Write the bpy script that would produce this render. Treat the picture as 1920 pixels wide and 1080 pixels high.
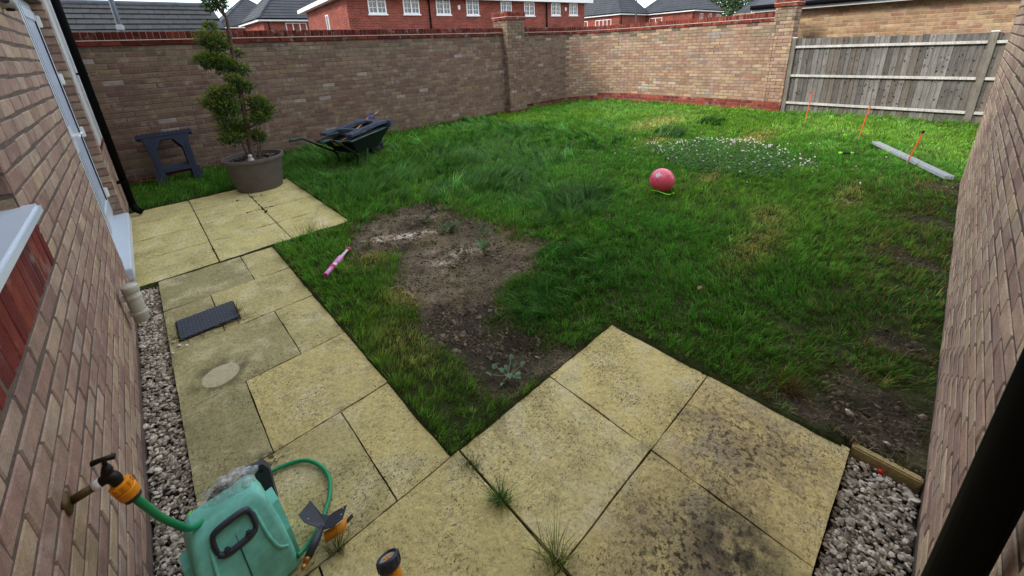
import bpy, bmesh, math, random
import numpy as np
from mathutils import Matrix, Vector

for _o in list(bpy.data.objects): bpy.data.objects.remove(_o)
SC = bpy.context.scene
COL = SC.collection
rad = math.radians
random.seed(7); RNG = np.random.default_rng(7)

# ------------------------------------------------------------------ camera
CAM_POS = np.array([-0.637, -1.187, 1.702])
CR = np.array([0.73102617, -0.68082876, -0.04552961])
CU = np.array([0.25423782, 0.20984708, 0.94410134])
CW = np.array([0.63321709, 0.70173813, -0.32649612])
cd = bpy.data.cameras.new('camera'); cam = bpy.data.objects.new('camera', cd); COL.objects.link(cam)
cam.matrix_world = Matrix(((CR[0], CU[0], -CW[0], CAM_POS[0]), (CR[1], CU[1], -CW[1], CAM_POS[1]),
                           (CR[2], CU[2], -CW[2], CAM_POS[2]), (0, 0, 0, 1)))
cd.sensor_fit = 'HORIZONTAL'; cd.sensor_width = 36; cd.lens = 757.5 / 1920 * 36; cd.shift_y = -0.1
cd.clip_start = 0.02; cd.clip_end = 900
SC.camera = cam

# ------------------------------------------------------------------ world, sun, exposure
SUN_DIR = Vector((-0.90, 0.20, 0.66)).normalized()           # towards the sun
SUN_EL = math.asin(SUN_DIR.z); SUN_AZ = math.atan2(SUN_DIR.x, SUN_DIR.y)
w = bpy.data.worlds.new('World'); SC.world = w; w.use_nodes = True
nt = w.node_tree; nt.nodes.clear()
n_out = nt.nodes.new('ShaderNodeOutputWorld'); n_bg = nt.nodes.new('ShaderNodeBackground')
n_sky = nt.nodes.new('ShaderNodeTexSky'); n_sky.sky_type = 'NISHITA'; n_sky.sun_disc = False
n_sky.sun_elevation = SUN_EL; n_sky.sun_rotation = SUN_AZ; n_sky.dust_density = 0.3; n_sky.ozone_density = 2.0
n_tc = nt.nodes.new('ShaderNodeTexCoord'); n_map = nt.nodes.new('ShaderNodeMapping'); n_map.inputs['Scale'].default_value = (1.0, 1.0, 3.0)
n_no = nt.nodes.new('ShaderNodeTexNoise'); n_no.inputs['Scale'].default_value = 2.6; n_no.inputs['Detail'].default_value = 8; n_no.inputs['Roughness'].default_value = 0.58
n_rp = nt.nodes.new('ShaderNodeValToRGB'); n_rp.color_ramp.elements[0].position = 0.42; n_rp.color_ramp.elements[1].position = 0.58
n_mx = nt.nodes.new('ShaderNodeMix'); n_mx.data_type = 'RGBA'; n_mx.inputs[7].default_value = (6.6, 6.6, 6.6, 1)
L = nt.links.new
L(n_tc.outputs['Generated'], n_map.inputs['Vector']); L(n_map.outputs['Vector'], n_no.inputs['Vector']); L(n_no.outputs['Fac'], n_rp.inputs['Fac'])
L(n_rp.outputs['Color'], n_mx.inputs[0]); L(n_sky.outputs['Color'], n_mx.inputs[6]); L(n_mx.outputs[2], n_bg.inputs['Color'])
n_bg.inputs['Strength'].default_value = 0.13
L(n_bg.outputs['Background'], n_out.inputs['Surface'])
sl = bpy.data.lights.new('sun', 'SUN'); sl.energy = 1.2; sl.angle = rad(14); sl.color = (1.0, 0.95, 0.87)
so = bpy.data.objects.new('sun', sl); COL.objects.link(so); so.rotation_euler = SUN_DIR.to_track_quat('Z', 'Y').to_euler()
so.location = (-6, 2, 12)
SC.view_settings.view_transform = 'Standard'; SC.view_settings.look = 'None'
SC.view_settings.exposure = 1.6; SC.view_settings.gamma = 1.0; SC.view_settings.use_curve_mapping = False
SC.render.engine = 'CYCLES'
SC.cycles.max_bounces = 6; SC.cycles.diffuse_bounces = 3; SC.cycles.glossy_bounces = 3; SC.cycles.transmission_bounces = 6; SC.cycles.transparent_max_bounces = 8; SC.cycles.caustics_reflective = False; SC.cycles.caustics_refractive = False

# ------------------------------------------------------------------ helpers
def s2l(*c):
    c = [x / 255 for x in c]
    return tuple(x / 12.92 if x <= 0.04045 else ((x + 0.055) / 1.055) ** 2.4 for x in c)

def proj(p):
    d = np.asarray(p, float) - CAM_POS
    z = d @ CW
    return 960 + 757.5 * (d @ CR) / z, 348 - 757.5 * (d @ CU) / z, z

_M = {}
def mat(name, base=(0.5, 0.5, 0.5), rough=0.7, metal=0.0, var=0.15, scale=8.0, fine=60.0, fvar=0.0, bump=0.0, bscale=80.0, src=None,
        spec=0.4, coat=0.0, trans=0.0, extra=None):
    """Principled material; colour is the base (or an attribute / object colour) times two noises."""
    if name in _M: return _M[name]
    m = bpy.data.materials.new(name); m.use_nodes = True; N = m.node_tree.nodes; K = m.node_tree.links.new
    b = N['Principled BSDF']; _M[name] = m
    g = N.new('ShaderNodeNewGeometry')
    pos = g.outputs['Position']
    if src in ('obj', 'objtex'):
        tc = N.new('ShaderNodeTexCoord'); pos = tc.outputs['Object'] if src == 'objtex' else pos
    if src == 'obj':
        s = N.new('ShaderNodeObjectInfo').outputs['Color']
    elif src == 'col':
        a = N.new('ShaderNodeAttribute'); a.attribute_name = 'col'; s = a.outputs['Color']
    else:
        r = N.new('ShaderNodeRGB'); r.outputs[0].default_value = (*base, 1); s = r.outputs[0]
    def mul(s, sc, v, det=4):
        n = N.new('ShaderNodeTexNoise'); n.inputs['Scale'].default_value = sc; n.inputs['Detail'].default_value = det
        K(pos, n.inputs['Vector'])
        mr = N.new('ShaderNodeMapRange'); mr.inputs[1].default_value = 0.3; mr.inputs[2].default_value = 0.7
        mr.inputs[3].default_value = 1 - v; mr.inputs[4].default_value = 1 + v; K(n.outputs['Fac'], mr.inputs[0])
        mx = N.new('ShaderNodeMix'); mx.data_type = 'RGBA'; mx.blend_type = 'MULTIPLY'; mx.inputs[0].default_value = 1
        K(s, mx.inputs[6]); K(mr.outputs[0], mx.inputs[7]); return mx.outputs[2]
    if var: s = mul(s, scale, var)
    if fvar: s = mul(s, fine, fvar, 3)
    if extra: s = extra(N, K, s, pos, b)
    K(s, b.inputs['Base Color'])
    b.inputs['Roughness'].default_value = rough; b.inputs['Metallic'].default_value = metal
    b.inputs['Specular IOR Level'].default_value = spec
    if coat: b.inputs['Coat Weight'].default_value = coat
    if trans: b.inputs['Transmission Weight'].default_value = trans
    if bump:
        n = N.new('ShaderNodeTexNoise'); n.inputs['Scale'].default_value = bscale; n.inputs['Detail'].default_value = 6; K(pos, n.inputs['Vector'])
        bp = N.new('ShaderNodeBump'); bp.inputs['Strength'].default_value = bump; bp.inputs['Distance'].default_value = 0.01
        K(n.outputs['Fac'], bp.inputs['Height']); K(bp.outputs['Normal'], b.inputs['Normal'])
    return m

def link(o, parent=None):
    COL.objects.link(o)
    if parent is not None: o.parent = parent
    return o

def tag(o, label=None, cat=None, group=None, kind=None):
    if label: o['label'] = label
    if cat: o['category'] = cat
    if group: o['group'] = group
    if kind: o['kind'] = kind
    return o

def thing(name, label, cat, loc=(0, 0, 0), rotz=0.0, group=None):
    o = bpy.data.objects.new(name, None); o.empty_display_size = 0.1; link(o)
    o.location = loc; o.rotation_euler = (0, 0, rotz)
    return tag(o, label, cat, group)

def mesh_np(name, V, F, smooth=False, cols=None):
    """V (n,3); F list of index arrays or an (m,k) array; cols per face (m,3)."""
    me = bpy.data.meshes.new(name)
    V = np.asarray(V, np.float32)
    if isinstance(F, np.ndarray):
        m, k = F.shape; tot = np.full(m, k, np.int32); idx = F.astype(np.int32).ravel()
    else:
        tot = np.array([len(f) for f in F], np.int32); idx = np.concatenate([np.asarray(f, np.int32) for f in F]) if len(F) else np.zeros(0, np.int32)
        m = len(F)
    me.vertices.add(len(V)); me.vertices.foreach_set('co', V.ravel())
    me.loops.add(len(idx)); me.loops.foreach_set('vertex_index', idx)
    me.polygons.add(m); st = np.zeros(m, np.int32); st[1:] = np.cumsum(tot)[:-1]
    me.polygons.foreach_set('loop_start', st); me.polygons.foreach_set('loop_total', tot)
    me.polygons.foreach_set('use_smooth', np.full(m, smooth, bool))
    if cols is not None:
        a = me.attributes.new('col', 'FLOAT_COLOR', 'FACE')
        c = np.ones((m, 4), np.float32); c[:, :3] = cols; a.data.foreach_set('color', c.ravel())
    me.update(calc_edges=True); me.validate()
    return me

class MB:
    """collects polygons for ONE mesh"""
    def __init__(s): s.v = []; s.f = []; s.u = []
    def add(s, vs, fs, uv=None):
        o = len(s.v); s.v += [tuple(map(float, p)) for p in vs]
        for i, f in enumerate(fs): s.f.append([o + k for k in f]); s.u.append(uv[i] if uv else None)
        return s
    def box(s, lo, hi, M=None, bev=0.0):
        (a, b, c), (d, e, f) = lo, hi
        if bev > 0:
            bm = bmesh.new(); bmesh.ops.create_cube(bm, size=1)
            for v in bm.verts: v.co = Vector(((a + d) / 2 + v.co.x * (d - a), (b + e) / 2 + v.co.y * (e - b), (c + f) / 2 + v.co.z * (f - c)))
            bmesh.ops.bevel(bm, geom=bm.edges[:], offset=bev, segments=2, affect='EDGES')
            s.bm(bm, M); bm.free(); return s
        vs = [(a, b, c), (d, b, c), (d, e, c), (a, e, c), (a, b, f), (d, b, f), (d, e, f), (a, e, f)]
        if M is not None: vs = [M @ Vector(p) for p in vs]
        return s.add(vs, [(0, 3, 2, 1), (4, 5, 6, 7), (0, 1, 5, 4), (1, 2, 6, 5), (2, 3, 7, 6), (3, 0, 4, 7)])
    def bm(s, bm, M=None):
        bm.verts.index_update()
        return s.add([(M @ v.co) if M is not None else v.co for v in bm.verts], [[v.index for v in f.verts] for f in bm.faces])
    def prism(s, poly, h0, h1, M=None):
        """poly in local xy, extruded along local z"""
        n = len(poly); vs = [(x, y, h0) for x, y in poly] + [(x, y, h1) for x, y in poly]
        if M is not None: vs = [M @ Vector(p) for p in vs]
        return s.add(vs, [list(range(n))[::-1], list(range(n, 2 * n))] + [(i, (i + 1) % n, n + (i + 1) % n, n + i) for i in range(n)])
    def tube(s, pts, r, n=10, caps=True):
        pts = [Vector(p) for p in pts]; rs = r if isinstance(r, (list, tuple)) else [r] * len(pts)
        vs = []; prev = None
        for i, p in enumerate(pts):
            t = (pts[min(i + 1, len(pts) - 1)] - pts[max(i - 1, 0)]).normalized()
            if prev is None: a = t.orthogonal().normalized()
            else: a = (prev - t * prev.dot(t)).normalized()
            prev = a; b = t.cross(a)
            vs += [p + (a * math.cos(k * 2 * math.pi / n) + b * math.sin(k * 2 * math.pi / n)) * rs[i] for k in range(n)]
        fs = [(i * n + k, i * n + (k + 1) % n, (i + 1) * n + (k + 1) % n, (i + 1) * n + k) for i in range(len(pts) - 1) for k in range(n)]
        if caps: fs += [list(range(n))[::-1], list(range((len(pts) - 1) * n, len(pts) * n))]
        return s.add(vs, fs)
    def lathe(s, prof, n=24, M=None):
        vs = [(r * math.cos(k * 2 * math.pi / n), r * math.sin(k * 2 * math.pi / n), z) for r, z in prof for k in range(n)]
        if M is not None: vs = [M @ Vector(p) for p in vs]
        fs = [(i * n + k, i * n + (k + 1) % n, (i + 1) * n + (k + 1) % n, (i + 1) * n + k) for i in range(len(prof) - 1) for k in range(n)]
        fs += [list(range(n))[::-1], list(range((len(prof) - 1) * n, len(prof) * n))]
        return s.add(vs, fs)
    def loft(s, secs, caps=True):
        n = len(secs[0]); vs = [p for q in secs for p in q]
        fs = [(i * n + k, i * n + (k + 1) % n, (i + 1) * n + (k + 1) % n, (i + 1) * n + k) for i in range(len(secs) - 1) for k in range(n)]
        if caps: fs += [list(range(n))[::-1], list(range((len(secs) - 1) * n, len(secs) * n))]
        return s.add(vs, fs)
    def obj(s, name, m, parent=None, smooth=False, mods=None):
        me = mesh_np(name, np.array(s.v), s.f, smooth)
        if any(u is not None for u in s.u):
            uv = me.uv_layers.new(name='UVMap'); dat = []
            for f, u in zip(s.f, s.u): dat += list(u) if u else [(0, 0)] * len(f)
            uv.data.foreach_set('uv', np.array(dat, np.float32).ravel())
        me.materials.append(m); o = bpy.data.objects.new(name, me); link(o, parent)
        if smooth == 'auto': pass
        return o

def rrect(w, h, r, n=4):
    """rounded rectangle outline, centred"""
    out = []
    for cx, cy, a in ((w / 2 - r, h / 2 - r, 0), (-w / 2 + r, h / 2 - r, 90), (-w / 2 + r, -h / 2 + r, 180), (w / 2 - r, -h / 2 + r, 270)):
        for k in range(n + 1):
            t = rad(a + 90 * k / n); out.append((cx + r * math.cos(t), cy + r * math.sin(t)))
    return out

def smooth_by_angle(o, ang=40):
    me = o.data
    me.polygons.foreach_set('use_smooth', np.ones(len(me.polygons), bool))
    bm = bmesh.new(); bm.from_mesh(me)
    for e in bm.edges: e.smooth = not (len(e.link_faces) == 2 and e.calc_face_angle(0) > rad(ang))
    bm.to_mesh(me); bm.free()
    return o

def spline(pts, n=8):
    P = [Vector(p) for p in pts]; out = []
    for i in range(len(P) - 1):
        a, b, c, d = P[max(i - 1, 0)], P[i], P[i + 1], P[min(i + 2, len(P) - 1)]
        for k in range(n):
            t = k / n
            out.append(0.5 * ((2 * b) + (c - a) * t + (2 * a - 5 * b + 4 * c - d) * t * t + (3 * b - a - 3 * c + d) * t ** 3))
    return out + [P[-1]]

# value noise on the plane
_tab = np.random.default_rng(3).random((256, 256))
def vnoise(x, y):
    xi = np.floor(x).astype(int); yi = np.floor(y).astype(int); fx = x - xi; fy = y - yi
    fx = fx * fx * (3 - 2 * fx); fy = fy * fy * (3 - 2 * fy)
    g = lambda a, b: _tab[a % 256, b % 256]
    return (g(xi, yi) * (1 - fx) + g(xi + 1, yi) * fx) * (1 - fy) + (g(xi, yi + 1) * (1 - fx) + g(xi + 1, yi + 1) * fx) * fy
def fbm(x, y, o=4):
    t = 0; a = 0.5; s = 0
    for k in range(o): t = t + a * vnoise(x * 2 ** k + 17.3 * k, y * 2 ** k + 5.1 * k); s += a; a *= 0.5
    return t / s
def inpoly(x, y, poly):
    c = np.zeros(np.shape(x), bool); n = len(poly)
    for i in range(n):
        x0, y0 = poly[i]; x1, y1 = poly[(i + 1) % n]
        if y0 == y1: continue
        c ^= ((y0 > y) != (y1 > y)) & (x < (x1 - x0) * (y - y0) / (y1 - y0) + x0)
    return c
def polydist(x, y, poly):
    """signed distance, negative inside"""
    d = np.full(np.shape(x), 1e9); n = len(poly)
    for i in range(n):
        ax, ay = poly[i]; bx, by = poly[(i + 1) % n]; ex, ey = bx - ax, by - ay
        t = np.clip(((x - ax) * ex + (y - ay) * ey) / (ex * ex + ey * ey), 0, 1)
        d = np.minimum(d, np.hypot(x - ax - t * ex, y - ay - t * ey))
    return np.where(inpoly(x, y, poly), -d, d)
def sstep(a, b, x):
    t = np.clip((x - a) / (b - a), 0, 1); return t * t * (3 - 2 * t)

# ------------------------------------------------------------------ materials
def slab_extra(N, K, s, pos, b):
    # dark pits and lichen, the pale disc where a pot stood, the black algae bloom on the near slabs
    def mixc(s, fac, col):
        mx = N.new('ShaderNodeMix'); mx.data_type = 'RGBA'; K(fac, mx.inputs[0]); K(s, mx.inputs[6]); mx.inputs[7].default_value = (*col, 1); return mx.outputs[2]
    def ramp(v, a, b_, lo=0.0, hi=1.0):
        mr = N.new('ShaderNodeMapRange'); mr.interpolation_type = 'SMOOTHSTEP'; mr.inputs[1].default_value = a; mr.inputs[2].default_value = b_
        mr.inputs[3].default_value = lo; mr.inputs[4].default_value = hi; K(v, mr.inputs[0]); return mr.outputs[0]
    def noise(sc, det=5, rough=0.6):
        n = N.new('ShaderNodeTexNoise'); n.inputs['Scale'].default_value = sc; n.inputs['Detail'].default_value = det; n.inputs['Roughness'].default_value = rough; K(pos, n.inputs['Vector']); return n.outputs['Fac']
    def math_(op, a, b_):
        m_ = N.new('ShaderNodeMath'); m_.operation = op
        for i, t in enumerate((a, b_)):
            if isinstance(t, (int, float)): m_.inputs[i].default_value = t
            else: K(t, m_.inputs[i])
        return m_.outputs[0]
    def dist(p, sx=1.0, sy=1.0):
        v = N.new('ShaderNodeVectorMath'); v.operation = 'SUBTRACT'; K(pos, v.inputs[0]); v.inputs[1].default_value = p
        v2 = N.new('ShaderNodeVectorMath'); v2.operation = 'MULTIPLY'; K(v.outputs[0], v2.inputs[0]); v2.inputs[1].default_value = (sx, sy, 0)
        v3 = N.new('ShaderNodeVectorMath'); v3.operation = 'LENGTH'; K(v2.outputs[0], v3.inputs[0]); return v3.outputs['Value']
    s = mixc(s, ramp(noise(4.5, 5, 0.6), 0.48, 0.66, 0, 0.6), s2l(222, 208, 164))     # paler worn areas
    s = mixc(s, ramp(noise(6, 6, 0.7), 0.48, 0.74, 0, 0.48), s2l(112, 104, 80))       # grey grime
    gr = ramp(noise(3.1, 3, 0.6), 0.34, 0.66, 0.25, 1.0)
    mpn = N.new('ShaderNodeMapping'); mpn.inputs['Scale'].default_value = (1, 1.8, 1); K(pos, mpn.inputs['Vector'])
    rn = N.new('ShaderNodeTexNoise'); rn.inputs['Scale'].default_value = 55; rn.inputs['Detail'].default_value = 5; rn.inputs['Roughness'].default_value = .7; rn.inputs['Distortion'].default_value = .8; K(mpn.outputs[0], rn.inputs['Vector'])
    s = mixc(s, math_('MULTIPLY', ramp(noise(75, 2, 0.5), 0.62, 0.67), math_('MULTIPLY', gr, .85)), s2l(70, 60, 46))   # larger pits
    s = mixc(s, math_('MULTIPLY', ramp(rn.outputs['Fac'], 0.48, 0.66), math_('MULTIPLY', gr, .78)), s2l(100, 90, 64))   # riven ripples holding dirt
    s = mixc(s, math_('MULTIPLY', ramp(noise(150, 3, 0.6), 0.60, 0.66), math_('MULTIPLY', gr, .95)), s2l(54, 46, 36))   # small pits
    bloom = math_('ADD', ramp(dist((0.36, -0.93, 0), 1.0, 1.1), 0.05, 0.46, 1, 0), ramp(dist((0.94, -0.86, 0), 1.0, 1.0), 0.02, 0.46, 0.9, 0))
    wash = math_('MULTIPLY', bloom, ramp(noise(9, 4, 0.6), 0.30, 0.62))
    s = mixc(s, math_('MULTIPLY', wash, 0.7), s2l(122, 102, 88))
    blk = math_('MULTIPLY', bloom, ramp(noise(42, 5, 0.65), 0.50, 0.60)); s = mixc(s, math_('MULTIPLY', blk, 0.85), s2l(38, 34, 31))
    corner = math_('MULTIPLY', ramp(dist((0.52, -0.98, 0)), 0.0, 0.26, 1, 0), ramp(noise(14, 4, 0.6), 0.36, 0.55)); s = mixc(s, math_('MULTIPLY', corner, 0.85), s2l(40, 38, 38))
    disc = ramp(dist((-0.665, 1.345, 0), 1.0, 1.0), 0.085, 0.094, 1, 0); ring = ramp(dist((-0.665, 1.345, 0)), 0.09, 0.2, 1, 0)
    s = mixc(s, math_('MULTIPLY', math_('MULTIPLY', ring, ramp(noise(14, 4), 0.35, 0.6)), 0.7), s2l(74, 68, 50))
    s = mixc(s, math_('MULTIPLY', disc, 0.8), s2l(204, 192, 156))
    soot = math_('MULTIPLY', ramp(dist((-0.60, 0.56, 0), 1.0, 1.2), 0.0, 0.13, 1, 0), ramp(noise(40, 5), 0.46, 0.58)); s = mixc(s, math_('MULTIPLY', soot, 0.9), s2l(30, 27, 24))
    return s

def brick_extra(N, K, s, pos, b):
    n = N.new('ShaderNodeTexNoise'); n.inputs['Scale'].default_value = 7; n.inputs['Detail'].default_value = 6; n.inputs['Roughness'].default_value = .65; K(pos, n.inputs['Vector'])
    mr = N.new('ShaderNodeMapRange'); mr.inputs[1].default_value = .55; mr.inputs[2].default_value = .74; mr.inputs[3].default_value = 0; mr.inputs[4].default_value = .5; K(n.outputs['Fac'], mr.inputs[0])
    mx = N.new('ShaderNodeMix'); mx.data_type = 'RGBA'; K(mr.outputs[0], mx.inputs[0]); K(s, mx.inputs[6]); mx.inputs[7].default_value = (*s2l(186, 172, 160), 1); return mx.outputs[2]
def wood_extra(N, K, s, pos, b):
    mp = N.new('ShaderNodeMapping'); mp.inputs['Scale'].default_value = (1, 1, .05); K(pos, mp.inputs['Vector'])
    for sc, v in ((70, .30), (190, .22)):
        n = N.new('ShaderNodeTexNoise'); n.inputs['Scale'].default_value = sc; n.inputs['Detail'].default_value = 5; n.inputs['Distortion'].default_value = .6; K(mp.outputs[0], n.inputs['Vector'])
        mr = N.new('ShaderNodeMapRange'); mr.inputs[1].default_value = .3; mr.inputs[2].default_value = .7; mr.inputs[3].default_value = 1 - v; mr.inputs[4].default_value = 1 + v; K(n.outputs['Fac'], mr.inputs[0])
        mx = N.new('ShaderNodeMix'); mx.data_type = 'RGBA'; mx.blend_type = 'MULTIPLY'; mx.inputs[0].default_value = 1; K(s, mx.inputs[6]); K(mr.outputs[0], mx.inputs[7]); s = mx.outputs[2]
    return s

M_BRICK = mat('brick_tan', src='obj', rough=0.93, var=0.20, scale=13, fine=130, fvar=0.16, bump=0.22, bscale=160, spec=0.15, extra=brick_extra)
M_BRICKS = mat('brick_tan_many', src='col', rough=0.93, var=0.20, scale=13, fine=130, fvar=0.16, bump=0.22, bscale=160, spec=0.15, extra=brick_extra)
M_MORTAR = mat('mortar', s2l(106, 92, 82), rough=0.97, var=0.2, scale=9, fine=120, fvar=0.15, bump=0.4, bscale=120, spec=0.1)
M_SLAB = mat('riven_slab', src='obj', rough=0.9, var=0.10, scale=2.2, fine=28, fvar=0.10, bump=1.0, bscale=36, spec=0.2, extra=slab_extra)
M_SOIL = mat('soil', src='col', rough=0.97, var=0.35, scale=11, fine=70, fvar=0.42, bump=0.9, bscale=55, spec=0.1)
M_STONE = mat('stone_chippings', src='col', rough=0.85, var=0.15, scale=120, bump=0.2, bscale=300, spec=0.2)
M_UPVC = mat('white_upvc', s2l(205, 214, 222), rough=0.32, var=0.04, scale=5, spec=0.5)
M_WHITEP = mat('white_paint', s2l(225, 225, 222), rough=0.5, var=0.05, scale=6)
M_RENDER = mat('white_render', s2l(196, 194, 190), rough=0.95, var=0.12, scale=40, bump=1.0, bscale=130)
M_BLACKP = mat('black_plastic', (0.003, 0.003, 0.0035), rough=0.6, var=0.1, spec=0.08)
M_GREYP = mat('dark_grey_plastic', s2l(54, 56, 63), rough=0.45, var=0.12, scale=30, fvar=0.08, fine=200)
M_LGREY = mat('light_grey_plastic', s2l(168, 168, 160), rough=0.5, var=0.08, scale=20)
M_PIPE = mat('off_white_pipe', s2l(190, 184, 168), rough=0.4, var=0.08, scale=15)
M_GLASS = mat('window_glass', (0.03, 0.035, 0.04), rough=0.06, var=0.1, scale=2, spec=0.8)
M_DARK = mat('dark_gap', (0.01, 0.01, 0.011), rough=0.8, var=0.1)
M_DGREEN = mat('barrow_green', s2l(14, 28, 23), rough=0.45, var=0.2, scale=14, spec=0.4)
M_RUBBER = mat('rubber', (0.012, 0.012, 0.012), rough=0.8, var=0.2)
M_BLUE = mat('blue_plastic', s2l(18, 29, 50), rough=0.7, var=0.22, scale=12, fine=90, fvar=0.15)
M_POT = mat('grey_pot', s2l(92, 84, 77), rough=0.65, var=0.14, scale=9, fine=60, fvar=0.06)
M_BARK = mat('bark', s2l(88, 72, 58), rough=0.95, var=0.3, scale=30, bump=0.8, bscale=60)
M_LEAF = None
M_WOOD = mat('weathered_wood', src='obj', rough=0.9, var=0.14, scale=5, fine=50, fvar=0.12, bump=0.3, bscale=40, extra=wood_extra)
M_STICK = mat('bare_wood', s2l(160, 128, 92), rough=0.8, var=0.2, scale=20)
M_ORANGE = mat('orange_stake', s2l(206, 92, 48), rough=0.5, var=0.12, scale=20)
M_PINK = mat('pink_ball', s2l(255, 100, 132), rough=0.35, var=0.04, scale=9, spec=0.6, coat=0.6)
def thin_skin(m, k):
    N = m.node_tree.nodes; K = m.node_tree.links.new; b = N['Principled BSDF']; t = N.new('ShaderNodeBsdfTranslucent'); src_ = b.inputs['Base Color'].links[0].from_socket; K(src_, t.inputs['Color'])
    mx = N.new('ShaderNodeMixShader'); mx.inputs[0].default_value = k; K(b.outputs[0], mx.inputs[1]); K(t.outputs[0], mx.inputs[2]); K(mx.outputs[0], N['Material Output'].inputs['Surface'])
thin_skin(M_PINK, .15)
M_HOTPINK = mat('hot_pink', s2l(240, 30, 130), rough=0.35, var=0.05)
M_LPINK = mat('light_pink', s2l(236, 150, 216), rough=0.35, var=0.05)
M_LIME = mat('lime_green', s2l(120, 225, 50), rough=0.4, var=0.08)
M_ALU = mat('dull_aluminium', s2l(190, 192, 196), rough=0.45, metal=0.25, var=0.1, scale=25)
M_IRON = mat('drain_cover_iron', s2l(50, 53, 60), rough=0.5, var=0.2, scale=18, spec=0.4)
M_TEAL = mat('teal_plastic', s2l(124, 204, 182), rough=0.38, var=0.20, scale=9, fine=50, fvar=0.10, spec=0.4)
M_HOSE = mat('green_hose', s2l(14, 146, 90), rough=0.32, var=0.06, scale=30, spec=0.5)
M_BRASS = mat('old_brass', s2l(92, 74, 44), rough=0.5, metal=0.6, var=0.25, scale=60)
M_DBRASS = mat('dark_brass', s2l(42, 36, 30), rough=0.5, metal=0.5, var=0.25, scale=60)
M_AMBER = mat('amber_plastic', s2l(240, 150, 24), rough=0.4, var=0.08, scale=30)
M_PTFE = mat('white_tape', s2l(235, 235, 230), rough=0.6, var=0.05)
M_TILE = mat('grey_roof_tile', src='obj', rough=0.85, var=0.2, scale=6, fine=60, fvar=0.12, bump=0.3, bscale=60)
M_ROOF = mat('far_roof', s2l(60, 62, 66), rough=0.85, var=0.2, scale=1.2, fine=6, fvar=0.1)
M_SLATE = mat('dark_roof_sheet', s2l(62, 64, 70), rough=0.6, var=0.15, scale=2)
M_KERB = mat('buff_kerb', s2l(186, 166, 112), rough=0.9, var=0.15, scale=12, fine=90, fvar=0.12, bump=0.5, bscale=120)
M_GNOME = mat('stone_ornament', s2l(178, 174, 166), rough=0.85, var=0.2, scale=50)
M_YELLOW = mat('label_yellow', s2l(222, 170, 40), rough=0.5, var=0.06)
M_RED = mat('red_plastic', s2l(210, 20, 24), rough=0.4, var=0.05)
M_GROUND = mat('far_ground', s2l(96, 92, 84), rough=0.95, var=0.2, scale=0.5)

def brick_far(name, c1, c2, cm):
    if name in _M: return _M[name]
    m = bpy.data.materials.new(name); m.use_nodes = True; N = m.node_tree.nodes; K = m.node_tree.links.new; _M[name] = m
    b = N['Principled BSDF']; b.inputs['Roughness'].default_value = 0.92; b.inputs['Specular IOR Level'].default_value = 0.15
    uv = N.new('ShaderNodeUVMap'); t = N.new('ShaderNodeTexBrick'); K(uv.outputs['UV'], t.inputs['Vector'])
    t.inputs['Scale'].default_value = 1; t.inputs['Brick Width'].default_value = 0.225; t.inputs['Row Height'].default_value = 0.075
    t.inputs['Mortar Size'].default_value = 0.006; t.inputs['Mortar Smooth'].default_value = 0.3; t.inputs['Bias'].default_value = 0.0
    t.inputs['Color1'].default_value = (*c1, 1); t.inputs['Color2'].default_value = (*c2, 1); t.inputs['Mortar'].default_value = (*cm, 1)
    n = N.new('ShaderNodeTexNoise'); n.inputs['Scale'].default_value = 1.3; n.inputs['Detail'].default_value = 5; K(uv.outputs['UV'], n.inputs['Vector'])
    mr = N.new('ShaderNodeMapRange'); mr.inputs[1].default_value = 0.3; mr.inputs[2].default_value = 0.7; mr.inputs[3].default_value = 0.8; mr.inputs[4].default_value = 1.2; K(n.outputs['Fac'], mr.inputs[0])
    mx = N.new('ShaderNodeMix'); mx.data_type = 'RGBA'; mx.blend_type = 'MULTIPLY'; mx.inputs[0].default_value = 1; K(t.outputs['Color'], mx.inputs[6]); K(mr.outputs[0], mx.inputs[7])
    K(mx.outputs[2], b.inputs['Base Color'])
    bp = N.new('ShaderNodeBump'); bp.inputs['Strength'].default_value = 0.6; bp.inputs['Distance'].default_value = 0.008; bp.invert = True
    K(t.outputs['Fac'], bp.inputs['Height']); K(bp.outputs['Normal'], b.inputs['Normal'])
    return m
M_REDFAR = brick_far('red_brick_far', s2l(138, 66, 52), s2l(104, 48, 42), s2l(150, 120, 104))
M_TANFAR = brick_far('tan_brick_far', s2l(168, 138, 104), s2l(142, 112, 88), s2l(150, 134, 112))

def foliage_mat(name, tr=0.35, rough=0.55):
    m = bpy.data.materials.new(name); m.use_nodes = True; N = m.node_tree.nodes; K = m.node_tree.links.new; _M[name] = m
    b = N['Principled BSDF']; b.inputs['Roughness'].default_value = rough; b.inputs['Specular IOR Level'].default_value = 0.3
    a = N.new('ShaderNodeAttribute'); a.attribute_name = 'col'
    n = N.new('ShaderNodeTexNoise'); n.inputs['Scale'].default_value = 30
    hv = N.new('ShaderNodeHueSaturation'); mr = N.new('ShaderNodeMapRange'); mr.inputs[3].default_value = 0.8; mr.inputs[4].default_value = 1.2
    K(n.outputs['Fac'], mr.inputs[0]); K(mr.outputs[0], hv.inputs['Value']); K(a.outputs['Color'], hv.inputs['Color'])
    K(hv.outputs['Color'], b.inputs['Base Color'])
    t = N.new('ShaderNodeBsdfTranslucent'); K(hv.outputs['Color'], t.inputs['Color'])
    mx = N.new('ShaderNodeMixShader'); mx.inputs[0].default_value = tr
    K(b.outputs[0], mx.inputs[1]); K(t.outputs[0], mx.inputs[2]); K(mx.outputs[0], N['Material Output'].inputs['Surface'])
    return m
M_GRASS = foliage_mat('grass_blades', 0.45, 0.4)
M_LEAF = foliage_mat('leaves', 0.3, 0.6)

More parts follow.
